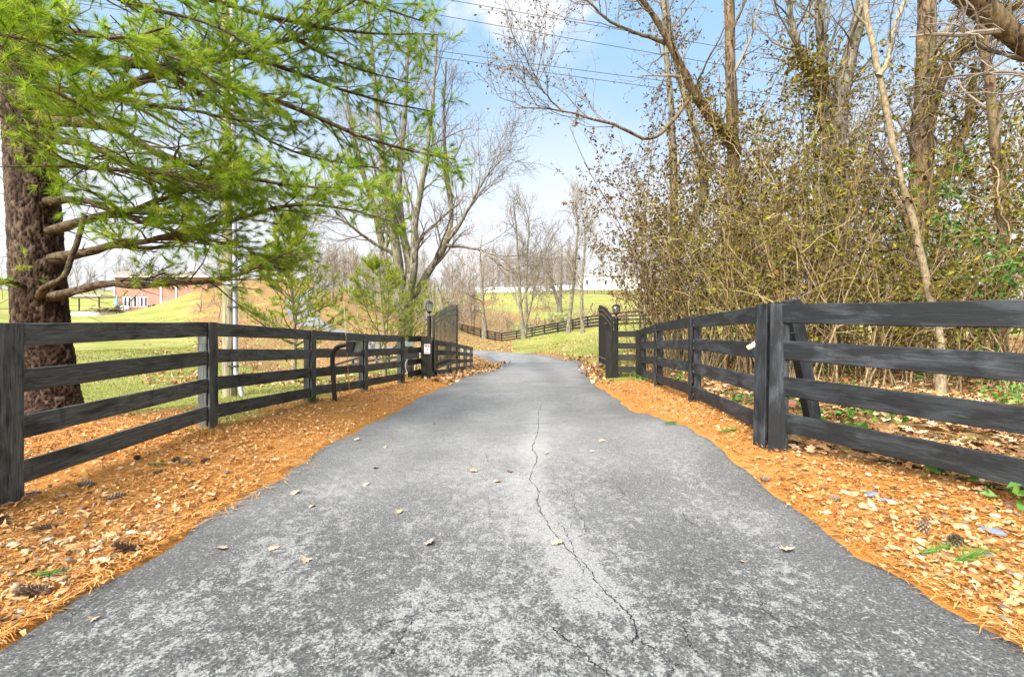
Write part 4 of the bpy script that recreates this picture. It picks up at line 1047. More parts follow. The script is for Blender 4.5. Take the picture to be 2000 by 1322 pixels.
# big many-stemmed tree by the gate (depth about 20 m)
D = 20.
foot = (792, 662, D)
big = [([foot, (790, 610, D), (775, 500, D), (755, 380, D), (742, 260, D), (728, 120, D), (715, -20, D)], .29, .05),
       ([foot, (798, 590, D), (800, 520, D + .3), (782, 430, D + .3), (780, 330, D + .3), (792, 200, D), (800, 60, D)], .26, .05),
       ([foot, (800, 580, D - .3), (812, 520, D - .5), (816, 440, D - .5), (835, 330, D - .6), (850, 210, D - .6), (858, 80, D - .6)], .24, .04),
       ([foot, (804, 590, D), (828, 545, D), (868, 480, D), (880, 420, D), (872, 330, D + .2), (866, 230, D + .2), (872, 120, D)], .20, .035),
       ([foot, (785, 600, D + .4), (752, 520, D + .6), (735, 430, D + .8), (705, 330, D + 1), (680, 220, D + 1), (672, 110, D + 1)], .24, .04),
       ([(868, 480, D), (905, 430, D - .4), (945, 360, D - .8), (985, 310, D - 1.)], .09, .015),
       ([(775, 500, D), (720, 470, D - .6), (665, 430, D - 1.), (620, 420, D - 1.3)], .10, .015),
       ([(868, 480, D), (930, 490, D - .5), (990, 530, D - .8), (1040, 545, D - 1)], .075, .012)]
spec = [(15, .3, .98, (20, 48), (1.6, 3.8), 9, .05, .11, .42, .010), (8, .2, .97, (25, 55), (.6, 1.7), 6, .04, .15, .5, .006), (6, .2, .97, (25, 60), (.25, .9), 4, .03, .18, .6, .005)]
bare_tree('maple_tree', 'tall bare tree with many upright grey stems fanning out beside the gate', big, 41, spec, M['bark_grey'], M['twig'], leaf=None)

# slender trees in the meadow
far = [(14, .3, .98, (20, 45), (2.5, 5.0), 8, .06, .09, .4, .026), (7, .2, .97, (22, 50), (1.0, 2.6), 5, .05, .12, .5, .018), (5, .2, .97, (25, 55), (.5, 1.3), 3, .05, .15, .6, .014)]
D = 55.
bare_tree('locust_tree', 'slim triple-stemmed bare tree in front of the lowest dip of the meadow fence', [([(1023, 664, D), (1021, 640, D), (1016, 590, D), (1012, 520, D), (1008, 450, D), (1003, 400, D)], .30, .05),
    ([(1023, 664, D), (1028, 630, D), (1028, 570, D), (1030, 500, D), (1034, 440, D), (1026, 398, D)], .24, .05), ([(1026, 640, D), (1036, 600, D), (1046, 550, D), (1060, 500, D), (1078, 465, D)], .15, .04)], 42, far, M['bark_grey'], M['twig_far'])
D = 49.
bare_tree('locust_tree', 'slim bare tree rising just before the meadow fence, thicker of the close pair', [([(1110, 649, D), (1113, 615, D), (1120, 560, D), (1124, 500, D), (1128, 440, D), (1122, 392, D)], .26, .05)], 43, far, M['bark_grey'], M['twig_far'])
D = 46.
bare_tree('locust_tree', 'thin bare tree with a straight stem between its thicker twin and the iron gate', [([(1138, 655, D), (1136, 610, D), (1138, 550, D), (1141, 500, D), (1144, 450, D), (1148, 410, D)], .20, .04)], 44, far, M['bark_grey'], M['twig_far'])
D = 64.
bare_tree('oak_tree', 'small tree with a leaning stem and some orange leaves behind the gate', [([(947, 646, D), (944, 610, D), (942, 560, D), (938, 500, D), (941, 455, D)], .34, .03)], 45,
          [(16, .25, .98, (45, 80), (4.0, 8.0), 8, .01, .12, .4, .02), (6, .2, .97, (25, 55), (1.2, 3.0), 5, .02, .15, .5, .014), (4, .2, .97, (25, 55), (.5, 1.4), 4, .02, .15, .6, .010)], M['bark_grey'], M['twig_far'], leaf=(M['leaf_orange'], 1, (.2, .34), 3))
D = 85.
bare_tree('apple_tree', 'spreading bare tree with two crooked stems on the green slope below the white fence', [([(1094, 606, D), (1090, 590, D), (1082, 565, D), (1075, 540, D), (1070, 500, D)], .45, .1), ([(1094, 606, D), (1095, 570, D), (1096, 530, D), (1098, 480, D)], .35, .08), ([(1082, 565, D), (1060, 545, D), (1040, 535, D)], .2, .08)], 46,
          [(10, .35, .98, (30, 65), (3.0, 6.0), 8, .03, .13, .4, .03), (6, .2, .97, (25, 55), (1.2, 3.0), 5, .03, .15, .5, .02), (4, .2, .97, (25, 55), (.6, 1.4), 4, .02, .15, .6, .014)], M['bark_far'], M['twig_far'])
# ------------------------------------------------------------------ woodland edge: trunks, vines and shrubs
wsp = [(11, .3, .98, (25, 60), (1.2, 2.8), 9, .04, .14, .35, .008), (6, .15, .97, (25, 60), (.5, 1.5), 6, .03, .18, .5, .0045), (4, .2, .97, (25, 60), (.2, .6), 4, .0, .2, .6, .0032)]
wsp2 = [(8, .4, .98, (25, 60), (1.0, 2.2), 9, .04, .14, .35, .007), (6, .15, .97, (25, 60), (.5, 1.3), 6, .03, .18, .5, .0045), (4, .2, .97, (25, 60), (.2, .6), 4, .0, .2, .6, .0032)]
VN = (M['leaf_olive'], 4, (.07, .13), 8.0)
D = 13.
bare_tree('ash_tree', 'upright vine-clad trunk with a long limb leaning out over the blue gap', [([(1462, 712, D), (1455, 590, D), (1442, 420, D), (1435, 300, D), (1432, 150, D), (1428, -20, D), (1425, -180, D)], .20, .12),
    ([(1436, 300, D), (1400, 255, D - .3), (1350, 185, D - .7), (1310, 110, D - 1), (1270, 40, D - 1.2), (1225, -20, D - 1.4), (1170, -70, D - 1.5)], .15, .03), ([(1300, 85, D - 1), (1230, 60, D - 1.2), (1160, 20, D - 1.4), (1110, -10, D - 1.5)], .05, .012),
    ([(1350, 185, D - .7), (1280, 265, D - .9), (1200, 240, D - 1.2), (1110, 218, D - 1.5), (1020, 215, D - 1.7)], .055, .010), ([(1100, 218, D - 1.5), (1060, 180, D - 1.6), (1040, 150, D - 1.7)], .02, .006)], 51, wsp, M['bark_brown'], M['twig'], vine=VN, leaf=(M['leaf_brown'], 1, (.05, .09), 3))
D = 15.
bare_tree('ash_tree', 'slimmer trunk with wavy stem at the outer edge of the leafy thicket', [([(1325, 690, D), (1320, 560, D), (1316, 420, D), (1312, 250, D), (1300, 100, D), (1290, -40, D)], .14, .07), ([(1318, 500, D), (1345, 440, D), (1372, 380, D), (1368, 300, D), (1350, 230, D), (1320, 120, D), (1300, 10, D), (1298, -60, D)], .15, .07)], 52, wsp2, M['bark_grey'], M['twig'], vine=VN, leaf=(M['leaf_brown'], 2, (.07, .12), 2))
D = 11.
bare_tree('hackberry_tree', 'stout forked trunk wrapped in vines behind the doubled corner post', [([(1622, 745, D), (1625, 600, D), (1632, 420, D), (1640, 280, D), (1650, 170, D), (1672, 60, D), (1700, -60, D)], .21, .14),
    ([(1632, 420, D), (1618, 300, D + .2), (1606, 170, D + .3), (1598, 60, D + .3), (1588, -60, D + .3)], .14, .09), ([(1625, 640, D), (1655, 480, D - .3), (1650, 330, D - .3), (1630, 250, D - .3)], .07, .03), ([(1606, 180, D), (1570, 110, D - .3), (1548, 40, D - .5), (1545, -50, D - .6)], .09, .05)], 53, wsp, M['bark_grey'], M['twig'], vine=VN, leaf=(M['leaf_olive'], 1, (.05, .09), 3))
D = 10.5
bare_tree('hackberry_tree', 'thickest rough trunk with a forked limb reaching up and away above the long rails', [([(1762, 750, D), (1775, 640, D), (1790, 480, D), (1805, 330, D), (1812, 180, D), (1815, 50, D), (1818, -120, D)], .235, .17),
    ([(1806, 260, D), (1840, 150, D - .4), (1900, 80, D - .8), (1960, 30, D - 1.1), (2030, -10, D - 1.4)], .14, .06), ([(1790, 480, D), (1740, 380, D + .2), (1690, 320, D + .4), (1640, 300, D + .5)], .07, .03), ([(1800, 420, D), (1860, 300, D), (1890, 220, D), (1905, 120, D)], .10, .04)], 54, wsp, M['bark_brown'], M['twig'], vine=VN)
D = 8.0
bare_tree('sapling_tree', 'smooth pale leaning sapling just behind the long rails', [([(1832, 772, D), (1822, 660, D), (1805, 570, D), (1783, 470, D), (1752, 370, D), (1730, 270, D), (1710, 140, D), (1690, 30, D), (1678, -60, D)], .066, .035), ([(1712, 150, D), (1740, 70, D), (1775, -30, D)], .04, .02)], 55,
          [(7, .3, .98, (30, 65), (.8, 1.8), 8, .03, .14, .35, .006), (5, .15, .97, (25, 60), (.4, 1.0), 6, .02, .18, .5, .004), (3, .2, .97, (25, 60), (.15, .5), 4, .0, .2, .6, .003)], M['bark_light'], M['twig'])
D = 9.
bare_tree('elm_tree', 'crooked vine-hung stem rising at the end of the long rails', [([(1958, 740, D), (1952, 560, D), (1955, 430, D), (1945, 300, D), (1930, 170, D), (1918, 50, D), (1905, -80, D)], .10, .07)], 56, wsp2, M['bark_brown'], M['twig'], vine=(M['leaf_olive'], 4, (.07, .12), 5.0))
D = 6.2
bare_tree('oak_limb_tree', 'heavy rough limb of a tree slanting across the top corner above the thicket', [([(2420, 800, D), (2380, 500, D), (2260, 280, D), (2130, 170, D), (2000, 80, D), (1935, 25, D), (1870, -20, D), (1790, -90, D)], .17, .10)], 57, wsp2, M['bark_brown'], M['twig'])

def shrub(name, label, base, n, height, spread, seed, leafm, nleaf, size, stemm, group=None, r0=.02, up=.05, dens=(6, 4), wander=.10, tilt=(1, 22), curl=-.02, k2=1.0):
    """many-stemmed bush of arching stems"""
    rng = np.random.default_rng(seed); b = np.array([base[0], base[1], H1(base[0], base[1])]); t = thing(name, label, 'shrub', tuple(b), group)
    az = rng.uniform(0, 6.283, n); ti = np.radians(rng.uniform(*tilt, n)); L = height * rng.uniform(.65, 1.1, n) / np.cos(ti) ** .4
    d = np.stack([np.cos(az) * np.sin(ti), np.sin(az) * np.sin(ti), np.cos(ti)], 1); K = 14
    P = np.empty((n, K, 3)); P[:, 0] = b + np.stack([rng.normal(0, spread, n), rng.normal(0, spread, n), np.full(n, -.05)], 1)
    P[:, 0, 2] = H(P[:, 0, 0], P[:, 0, 1]) - .05
    for j in range(1, K):
        d = nrm(d + rng.normal(0, wander, d.shape) + [0, 0, curl * j / K]); P[:, j] = P[:, j - 1] + d * (L / (K - 1))[:, None]
    R = rng.uniform(.5, 1.2, n)[:, None] * r0 * np.linspace(1, .22, K)[None]
    st_, tw, lf = Acc(), Acc(), Acc()
    V, Q = tubes(P, R, 6); st_.add(V, Q, per(n, K * 6, rng))
    p1, r1 = sprout(P, R, dens[0], .2, .98, (25, 65), (.3 * height ** .5, .75 * height ** .5), 7, up * .4, .17, .5, rng, rmin=.0038)
    V, Q = tubes(p1, r1, 4); tw.add(V, Q, per(len(p1), 28, rng))
    p2, r2 = sprout(p1, r1, dens[1], .15, .98, (25, 70), (.12, .42), 3, -.02, .2, .6, rng, rmin=.003)
    V, Q = tubes(p2, r2, 3); tw.add(V, Q, per(len(p2), 9, rng))
    tag(st_.build('stems', stemm, t, True), kind='stuff'); tag(tw.build('twigs', M['twig_vine'], t), kind='stuff')
    if leafm:
        for q, k_ in ((p1, max(1, int(nleaf * .6))), (p2, nleaf)):
            pos, dd_ = along(q, k_, .2, 1., rng); s = rng.random(len(pos)) < k2; V, T = leaves(pos[s], dd_[s], size, rng, .25); lf.add(V, T, per(s.sum(), 4, rng))
        tag(lf.build('foliage', leafm, t), kind='stuff')
    return t
M['leaf_mix'] = leafy('half_turned_leaf', [(0, (.045, .025, .012)), (.35, (.095, .055, .020)), (.6, (.105, .095, .020)), (.85, (.14, .155, .022)), (1, (.30, .20, .05))], .55, .3)
rng = np.random.default_rng(5)
GS = 'bush honeysuckles of the woodland edge'
sh = [  # px, depth, stems, height, spread, seed, leaf, nleaf, label
    (1268, 15.8, 24, 4.6, .5, 61, 'leaf_brown', 3, 'brown-leaved outermost shrub arching over the gate lantern'),
    (1300, 14.6, 22, 6.0, .4, 80, 'leaf_brown', 4, 'tall slender brown-leaved shrub reaching up along the slimmer wavy trunk'),
    (1330, 13.4, 26, 5.2, .5, 62, 'leaf_mix', 3, 'tall half-turned shrub behind the third and fourth fence posts'),
    (1385, 15.5, 24, 6.2, .6, 63, 'leaf_mix', 3, 'tallest brown and olive shrub around the slimmer wavy trunk'),
    (1400, 11.2, 28, 3.6, .5, 64, 'leaf_olive', 3, 'olive shrub close behind the middle fence bay'),
    (1490, 10.8, 26, 4.4, .5, 65, 'leaf_olive', 2, 'tan-stemmed olive shrub at the foot of the upright vine-clad trunk'),
    (1560, 9.2, 26, 3.4, .45, 66, 'leaf_olive', 2, 'shrub with thick tan forking stems just behind the doubled corner post'),
    (1545, 13.6, 24, 5.6, .7, 67, 'leaf_olive', 3, 'tall thin-leaved shrub between the upright trunk and the stout forked trunk'),
    (1665, 9.6, 24, 3.8, .5, 68, 'leaf_olive', 3, 'dense olive shrub at the foot of the stout forked trunk'),
    (1720, 12.5, 22, 5.2, .7, 69, 'leaf_olive', 3, 'tall olive shrub filling the gap between the two stout trunks'),
    (1760, 8.8, 20, 2.3, .5, 70, 'leaf_olive', 4, 'low olive shrub beside the pale leaning sapling'),
    (1870, 9.5, 22, 3.4, .6, 71, 'leaf_olive', 3, 'loose olive shrub between the sapling and the crooked stem'),
    (1985, 8.2, 20, 3.0, .5, 72, 'leaf_green', 4, 'bright green evergreen shrub at the end of the long rails'),
    (1930, 11.8, 20, 4.6, .7, 73, 'leaf_olive', 2, 'thin shrub behind the crooked stem'),
    (1620, 16.5, 22, 4.5, .9, 74, 'leaf_olive', 3, 'pale shrub deep in the thicket behind the stout forked trunk'),
    (1840, 15.0, 22, 4.0, .9, 75, 'leaf_olive', 3, 'pale shrub deep in the thicket behind the thickest trunk'),
    (1450, 12.2, 22, 4.6, .5, 77, 'leaf_mix', 3, 'wiry tan shrub wrapped about the lower part of the upright vine-clad trunk'),
    (1600, 12.4, 22, 5.2, .6, 78, 'leaf_olive', 3, 'golden tangled shrub leaning on the stout forked trunk'),
    (1800, 11.2, 22, 4.4, .6, 79, 'leaf_olive', 3, 'golden tangled shrub climbing about the thickest rough trunk'),
    (1300, 18.5, 18, 3.4, .7, 76, 'leaf_brown', 3, 'low brown shrub on the grass behind the corner of the fence'),
]
for px, dp, n, h, sp_, sd_, lm, nl, lb in sh:
    p = at(px, 0, dp)
    shrub('honeysuckle_shrub', lb, p[:2], n, h * 1.38, sp_, sd_, M[lm], nl + 1, (.065, .12), M['stem_tan'], GS)
for px, dp, n, h, sd_, lm, lb in ((1292, 16.0, 4, 8.5, 101, 'leaf_brown', 'wispy brown-leaved sapling clump left of the slimmer wavy trunk'.replace('left of', 'outside')), (1385, 12.5, 4, 9.0, 102, 'leaf_brown', 'tall twiggy sapling clump between the wavy and the upright trunk'),
        (1500, 11.8, 5, 9.0, 103, 'leaf_olive', 'tall twiggy sapling clump just inside the upright vine-clad trunk'), (1570, 12.8, 5, 9.5, 104, 'leaf_olive', 'tall twiggy sapling clump before the stout forked trunk'), (1700, 11.5, 5, 9.0, 105, 'leaf_olive', 'tall twiggy sapling clump between the forked trunk and the leaning sapling'),
        (1880, 11.0, 5, 8.5, 106, 'leaf_olive', 'tall twiggy sapling clump between the thickest trunk and the crooked stem'), (1760, 13.0, 4, 9.5, 107, 'leaf_olive', 'tall twiggy sapling clump behind the thickest rough trunk'), (1985, 10.5, 4, 8.0, 108, 'leaf_olive', 'tall twiggy sapling clump beyond the crooked stem'), (1440, 15.5, 5, 10.0, 109, 'leaf_brown', 'tallest twiggy sapling clump deep behind the upright trunk')):
    p = at(px, 0, dp)
    shrub('sapling_clump', lb, p[:2], n, h, .5, sd_, M[lm], 3, (.07, .125), M['bark_grey'], 'understorey saplings', r0=.035, dens=(22, 5), tilt=(2, 14), wander=.06, curl=.02)
# bigger, leafless scrub in the meadow
for px, dp, n, h, sp_, sd_, lm, lb in ((985, 68, 40, 3.4, 1.5, 81, None, 'rounded brown bramble mound behind the lowest dip of the meadow fence'), (965, 76, 40, 4.0, 2.0, 82, None, 'tangled grey-brown scrub by the small orange-leaved tree'),
        (1040, 70, 36, 2.6, 1.2, 83, None, 'low dense russet bush beside the triple-stemmed tree'), (1088, 60, 26, 2.4, .9, 84, 'leaf_green', 'yellow-green leafy bush behind the rising part of the meadow fence'),
        (1150, 62, 34, 3.0, 1.8, 85, None, 'pinkish bare scrub behind the pair of slim trees'), (1195, 66, 34, 3.2, 2.2, 86, None, 'wide bare scrub behind the edge-on gate leaf'), (1120, 70, 30, 3.0, 1.5, 87, None, 'greyish bare bush upslope of the yellow-green one'),
        (905, 84, 36, 5.0, 2.5, 88, None, 'tall scrub in front of the woods above the iron gate'), (470, 52, 16, 2.4, 1.2, 89, None, 'bare low scrub on the leafy bank just past the utility pole'), (540, 44, 16, 2.2, 1.0, 90, None, 'bare scrub on the leafy bank behind the slender young pine'), (420, 60, 16, 2.6, 1.4, 91, None, 'bare scrub at the top of the leafy bank beside the brick house')):
    p = at(px, 0, dp)
    shrub('scrub_bush', lb, p[:2], n, h, sp_, sd_, M[lm] if lm else None, 3, (.12, .2), M['twig_scrub'] if 'twig_scrub' in M else M['twig_far'], 'scrub of the meadow', r0=.05, dens=(5, 3), tilt=(5, 60))

# ------------------------------------------------------------------ far woods
rng = np.random.default_rng(91)
wd, tk = Acc(), Acc()
def wood_tree(x, y, h, rng):
    z = H1(x, y); K = 7
    P = np.stack([x + np.cumsum(rng.normal(0, .12, K)), y + np.cumsum(rng.normal(0, .12, K)), z - .3 + np.linspace(0, h, K)], 1)[None]; R = np.linspace(.007 * h + .04, .03, K)[None]
    V, Q = tubes(P, R, 5); wd.add(V, Q, rng.random())
    p1, r1 = sprout(P, R, 12, .08, .98, (20, 50), (.2 * h, .42 * h), 5, .06, .1, .4, rng, rmin=.03)
    V, Q = tubes(p1, r1, 3); wd.add(V, Q, per(len(p1), 15, rng))
    p2, r2 = sprout(p1, r1, 8, .1, .98, (20, 55), (.07 * h, .2 * h), 2, .06, .12, .5, rng, rmin=.022)
    V, Q = tubes(p2, r2, 3); wd.add(V, Q, per(len(p2), 6, rng))
for k in range(400):
    px = rng.uniform(600, 1130) if k < 240 else (rng.uniform(-150, 600) if k < 310 else rng.uniform(1130, 2050)); dp = rng.uniform(88, 180) if px < 930 else rng.uniform(172, 215)
    if 1130 < px: dp = rng.uniform(130, 220) if px > 1290 else rng.uniform(192, 230)
    if k >= 310: px = rng.uniform(610, 935); dp = rng.uniform(62, 100)
    if px < 560: dp = rng.uniform(95, 180)
    if k % 9 == 0: px = rng.uniform(940, 1290); dp = rng.uniform(150, 168) if px < 1130 else rng.uniform(150, 172)
    p = at(px, 0, dp); wood_tree(p[0], p[1], dp * rng.uniform(.055, .10) if px > 560 else dp * rng.uniform(.05, .10), rng)
for px_, d_ in ((700, 58), (835, 60), (880, 66), (905, 74), (650, 66)):
    p = at(px_, 0, d_); wood_tree(p[0], p[1], d_ * rng.uniform(.08, .13), rng)
tag(wd.build('far_woods', M['twig_far'], None), 'grey-brown bare woods along the hilltop', 'woods', kind='stuff')

# ------------------------------------------------------------------ brick house, patio and pergola up the lawn
m, g = material('red_brick'); oc = obj_coord(g)
bt = g.n('ShaderNodeTexBrick', Vector=g.n('ShaderNodeMapping', Vector=oc, Rotation=(math.radians(90), 0, 0)), Color1=(.38, .125, .085), Color2=(.30, .090, .065), Mortar=(.36, .27, .23), Scale=1.0, Mortar_Size=.012, Brick_Width=.22, Row_Height=.075)
finish(g, g.mix(g.ramp(g.noise(oc, .8, 4), [(.4, 0.), (.7, .4)]), bt.outputs[0], (.42, .15, .11)), .85); M['brick'] = m
M['win'] = plain('dark_window', (.03, .035, .05), .12, spec=.8, var=.1); M['shingle'] = plain('grey_shingle', (.26, .23, .21), .9, scale=3.); M['patio'] = plain('patio_stone', (.50, .45, .42), .9, var=.15, scale=2.)
hb = at(285, 604, 75); hz0 = hb[2] - .1
hs = thing('brick_house', 'red brick house with white french doors across the lawn behind the pine', 'house', (hb[0], hb[1], hz0))
x0, x1 = at(223, 0, 75)[0], at(405, 0, 75)[0]
def bx(name, a, b, y0, y1, z0, z1, mat, parent): V, Q = boxv(a, b, y0, y1, z0, z1); return mk(name, V, Q, mat, parent)
zt = at(0, 541, 75)[2]
wall = bx('wall', x0, x1, hb[1], hb[1] + 11, hz0 - 1.5, zt, M['brick'], hs)
prism('roof', [(x0 - .5, zt + .002), (x1 + .5, zt + .002), (x1 - 1.5, zt + .9), (x0 + 1.5, zt + .9)], hb[1] - .45, hb[1] + 11.4, M['shingle'], hs)
bx('gutter', x0 - .55, x1 + .55, hb[1] - .62, hb[1] - .46, zt - .12, zt + .06, M['white'], hs)
def pxx(px): return at(px, 0, 75)[0]
def pz(py): return at(0, py, 75)[2]
for a, b in ((240.5, 256.5), (259.5, 268.5), (272.5, 288)):
    d_ = bx('door', pxx(a), pxx(b), hb[1] - .05, hb[1] - .003, pz(600), pz(580), M['white'], hs)
    if b - a > 12:
        bx('pane', pxx(a + 3), pxx(a + 7), hb[1] - .07, hb[1] - .052, pz(598.5), pz(581), M['win'], d_); bx('pane', pxx(a + 11), pxx(a + 14.8), hb[1] - .07, hb[1] - .052, pz(598.5), pz(581), M['win'], d_)
    else: bx('pane', pxx(a + 3), pxx(b - 1.4), hb[1] - .07, hb[1] - .052, pz(598.5), pz(581), M['win'], d_)
w_ = bx('window', pxx(283), pxx(296), hb[1] - .05, hb[1] - .003, pz(555), pz(542), M['white'], hs); bx('pane', pxx(284.5), pxx(288.5), hb[1] - .07, hb[1] - .052, pz(554), pz(543), M['win'], w_); bx('pane', pxx(290.5), pxx(294.5), hb[1] - .07, hb[1] - .052, pz(554), pz(543), M['win'], w_)
for a in (223.5, 314, 344):
    V, Q = boxv(pxx(a), pxx(a + 2.2), hb[1] - .14, hb[1] - .01, pz(600), zt - .13); mk('downspout', V, Q, M['white'], hs)
for a in (246.5, 278): V, Q = boxv(pxx(a), pxx(a + 1.6), hb[1] - .16, hb[1] - .01, pz(576), pz(574.4)); mk('wall_light', V, Q, M['white'], hs)
bx('utility_box', pxx(324), pxx(335), hb[1] - .7, hb[1] - .05, pz(597), pz(589), M['patio'], hs)
# patio slab
pa = at(150, 607, 71); zq = H(np.linspace(at(60, 0, 71)[0], at(300, 0, 71)[0], 20), np.full(20, 71.))[6:].mean() + .12
V, Q = boxv(at(60, 0, 71)[0], at(305, 0, 71)[0], 69.5, 74.8, zq - 1.6, zq); tag(mk('patio', V, Q, M['patio'], origin=(pa[0], pa[1], zq)), 'pale stone patio in front of the brick house', kind='structure')
# pergola
pg = at(165, 600, 71.5)
pt = thing('pergola', 'slim open pergola on the patio beside the brick house', 'pergola', (pg[0], 71.5, zq))
for a in (128, 202):
    for y in (70.6, 73.6): bx('post', at(a, 0, 71.5)[0], at(a, 0, 71.5)[0] + .14, y, y + .14, zq, zq + 2.35, M['metal_b'], pt)
bx('roof', at(122, 0, 71.5)[0], at(207, 0, 71.5)[0] + .3, 70.2, 74.1, zq + 2.352, zq + 2.62, M['patio'], pt)
# closed parasol
pp = at(228, 600, 70.5)
pu = thing('patio_umbrella', 'closed pale green patio umbrella against the brick house', 'umbrella', (pp[0], 70.5, zq))
M['sage'] = plain('sage_canvas', (.22, .42, .32), .8); V, Q = lathe([(.03, zq), (.03, zq + .9)], 8, (pp[0], 70.5, 0)); mk('pole', V, Q, M['metal'], pu)
V, Q = lathe([(.34, zq + .8), (.26, zq + 1.4), (.12, zq + 2.1), (.03, zq + 2.5), (0, zq + 2.6)], 9, (pp[0], 70.5, 0)); mk('canopy', V, Q, M['sage'], pu)
def chair(label, px, mat):
    c = at(px, 0, 70.8); t = thing('patio_chair', label, 'chair', (c[0], 70.8, zq), 'patio furniture')
    bx('seat', c[0] - .3, c[0] + .3, 70.5, 71.1, zq + .38, zq + .46, mat, t); bx('backrest', c[0] - .3, c[0] + .3, 71.06, 71.12, zq + .461, zq + 1.0, mat, t)
    for a in (-.27, .22):
        for y in (70.52, 71.02): bx('leg', c[0] + a, c[0] + a + .05, y, y + .05, zq, zq + .379, mat, t)
chair('white patio chair beside the first french door', 244, M['white']); chair('white patio chair next to the closed umbrella', 236, M['white']); chair('dark patio chair under the third french door', 290, M['metal_b'])
gr_ = at(299, 0, 70.6); gg = thing('barbecue_grill', 'dark covered grill on the patio by the downspout', 'grill', (gr_[0], 70.6, zq))
bx('cart', gr_[0] - .5, gr_[0] + .5, 70.3, 70.9, zq + .05, zq + .75, M['metal_b'], gg); V, Q = lathe([(.42, zq + .752), (.40, zq + 1.0), (.25, zq + 1.15), (0, zq + 1.2)], 10, (gr_[0], 70.6, 0)); mk('hood', V, Q, M['metal'], gg, smooth=True)
# heaps of firewood / stone at the patio edge
rk = np.random.default_rng(5)
for px, w2, lb in ((228, 1.1, 'brown brush heap at the patio corner near the french doors'), (195, 1.6, 'grey stone heap along the patio below the pergola')):
    c = at(px, 0, 69.0); zc0 = zq - .05; A = Acc()
    for _ in range(70):
        q = np.array([c[0] + rk.normal(0, w2 * .6), 69.0 + rk.normal(0, .25), zc0 + abs(rk.normal(0, .3))]); d = nrm(rk.normal(size=3) * [1, 1, .4]); L = rk.uniform(.15, .5)
        V, Q = tubes(np.array([[q - d * L, q, q + d * L]]), np.array([[.03, .07, .03]]), 5); A.add(V, Q, rk.random())
    tag(A.build('debris_heap', M['twig_pine'] if px > 210 else M['twig'], origin=(c[0], 69., zc0)), lb, 'heap', kind='stuff')

# ------------------------------------------------------------------ white house on the hill
D = 178.
wb = at(1200, 565, D); zb = H1(wb[0], wb[1])
wh = thing('white_house', 'distant white clapboard house on the hilltop seen past the slim trees', 'house', (wb[0], D, zb))
xa, xb, xm = at(1132, 0, D)[0], at(1262, 0, D)[0], at(1175, 0, D)[0]; zt2 = at(0, 539, D)[2]
bx('wall', xa, xb, D, D + 10, zb - 3, zt2, M['white'], wh)
M['roof_w'] = plain('pale_metal_roof', (.55, .56, .58), .4, var=.05)
prism('roof', [(xa - .6, zt2 + .002), (xb + .6, zt2 + .002), (xb - 3, zt2 + 1.0), (xa + 3, zt2 + 1.0)], D - .5, D + 10.5, M['roof_w'], wh)
for a in (1144.5, 1180.5, 1214): 
    w_ = bx('window', at(a, 0, D)[0], at(a + 5, 0, D)[0], D - .06, D - .003, at(0, 557, D)[2], at(0, 546.5, D)[2], M['white'], wh)
    bx('pane', at(a + .5, 0, D)[0], at(a + 4.5, 0, D)[0], D - .09, D - .062, at(0, 556.4, D)[2], at(0, 547.2, D)[2], M['win'], wh and w_)
# ------------------------------------------------------------------ litter, grass and small things on the ground
rng = np.random.default_rng(303)
M['litter_needle'] = leafy('fallen_needle', [(0, (.21, .065, .013)), (.3, (.44, .175, .032)), (.65, (.55, .265, .060)), (1, (.66, .45, .19))], .8)
M['litter_leaf'] = leafy('fallen_leaf', [(0, (.15, .06, .02)), (.3, (.37, .165, .050)), (.65, (.51, .29, .115)), (1, (.60, .43, .25))], .8, .12)
M['litter_wood'] = leafy('woodland_leaf', [(0, (.14, .065, .026)), (.35, (.33, .165, .060)), (.7, (.50, .30, .135)), (1, (.62, .46, .29))], .8, .12)

def surf(x, y):
    """top of whatever covers the ground there"""
    r = road_dist(x, y)
    return np.where(r < 0, road_z(x, y), H(x, y) + .012 + ((lattice(x, y, 1.3, 1) - .5) * .05 + (lattice(x, y, 4.0, 2) - .5) * .025) * smooth01(r, .1, .6)), r

def spots(n, x0, x1, y0, y1, rng, pw=1.0):
    """n places, closer together near the camera"""
    t = rng.random(n); y = y0 * (y1 / y0) ** (t ** pw); return rng.uniform(x0, x1, n), y

OAK = np.array([[0, 0], [.10, .05], [.13, .16], [.34, .20], [.25, .30], [.20, .40], [.44, .52], [.28, .58], [.20, .66], [.30, .84], [.12, .82], [0, 1.0]])
OAK = np.concatenate([OAK, OAK[1:-1][::-1] * [-1, 1]])           # lobed outline, 22 points
def oak(pos, size, rng, flat=.25):
    """lobed, slightly curled oak leaves -> verts, tris"""
    n, k = len(pos), len(OAK); L = rng.uniform(*size, n)[:, None]
    az = rng.uniform(0, 6.283, n); u_ = np.stack([np.cos(az), np.sin(az), rng.normal(0, flat, n)], 1); u_ = nrm(u_); w_ = nrm(np.cross(np.stack([rng.normal(0, flat, n), rng.normal(0, flat, n), np.ones(n)], 1), u_)); nn = np.cross(u_, w_)
    cu_, cv_ = rng.normal(0, .5, (n, 1)), rng.uniform(.1, 1.1, (n, 1))
    xx, yy = OAK[None, :, 0] * L, (OAK[None, :, 1] - .45) * L
    zz = (cv_ * (OAK[None, :, 0]) ** 2 + cu_ * (OAK[None, :, 1] - .45) ** 2) * L + L * rng.normal(0, .025, (n, k))
    ring = pos[:, None] + xx[..., None] * w_[:, None] + yy[..., None] * u_[:, None] + zz[..., None] * nn[:, None]
    V = np.concatenate([ring, pos[:, None]], 1).reshape(-1, 3); j = np.arange(k)
    T = np.stack([j, (j + 1) % k, np.full(k, k)], 1)
    return V, (np.arange(n)[:, None, None] * (k + 1) + T[None]).reshape(-1, 3)

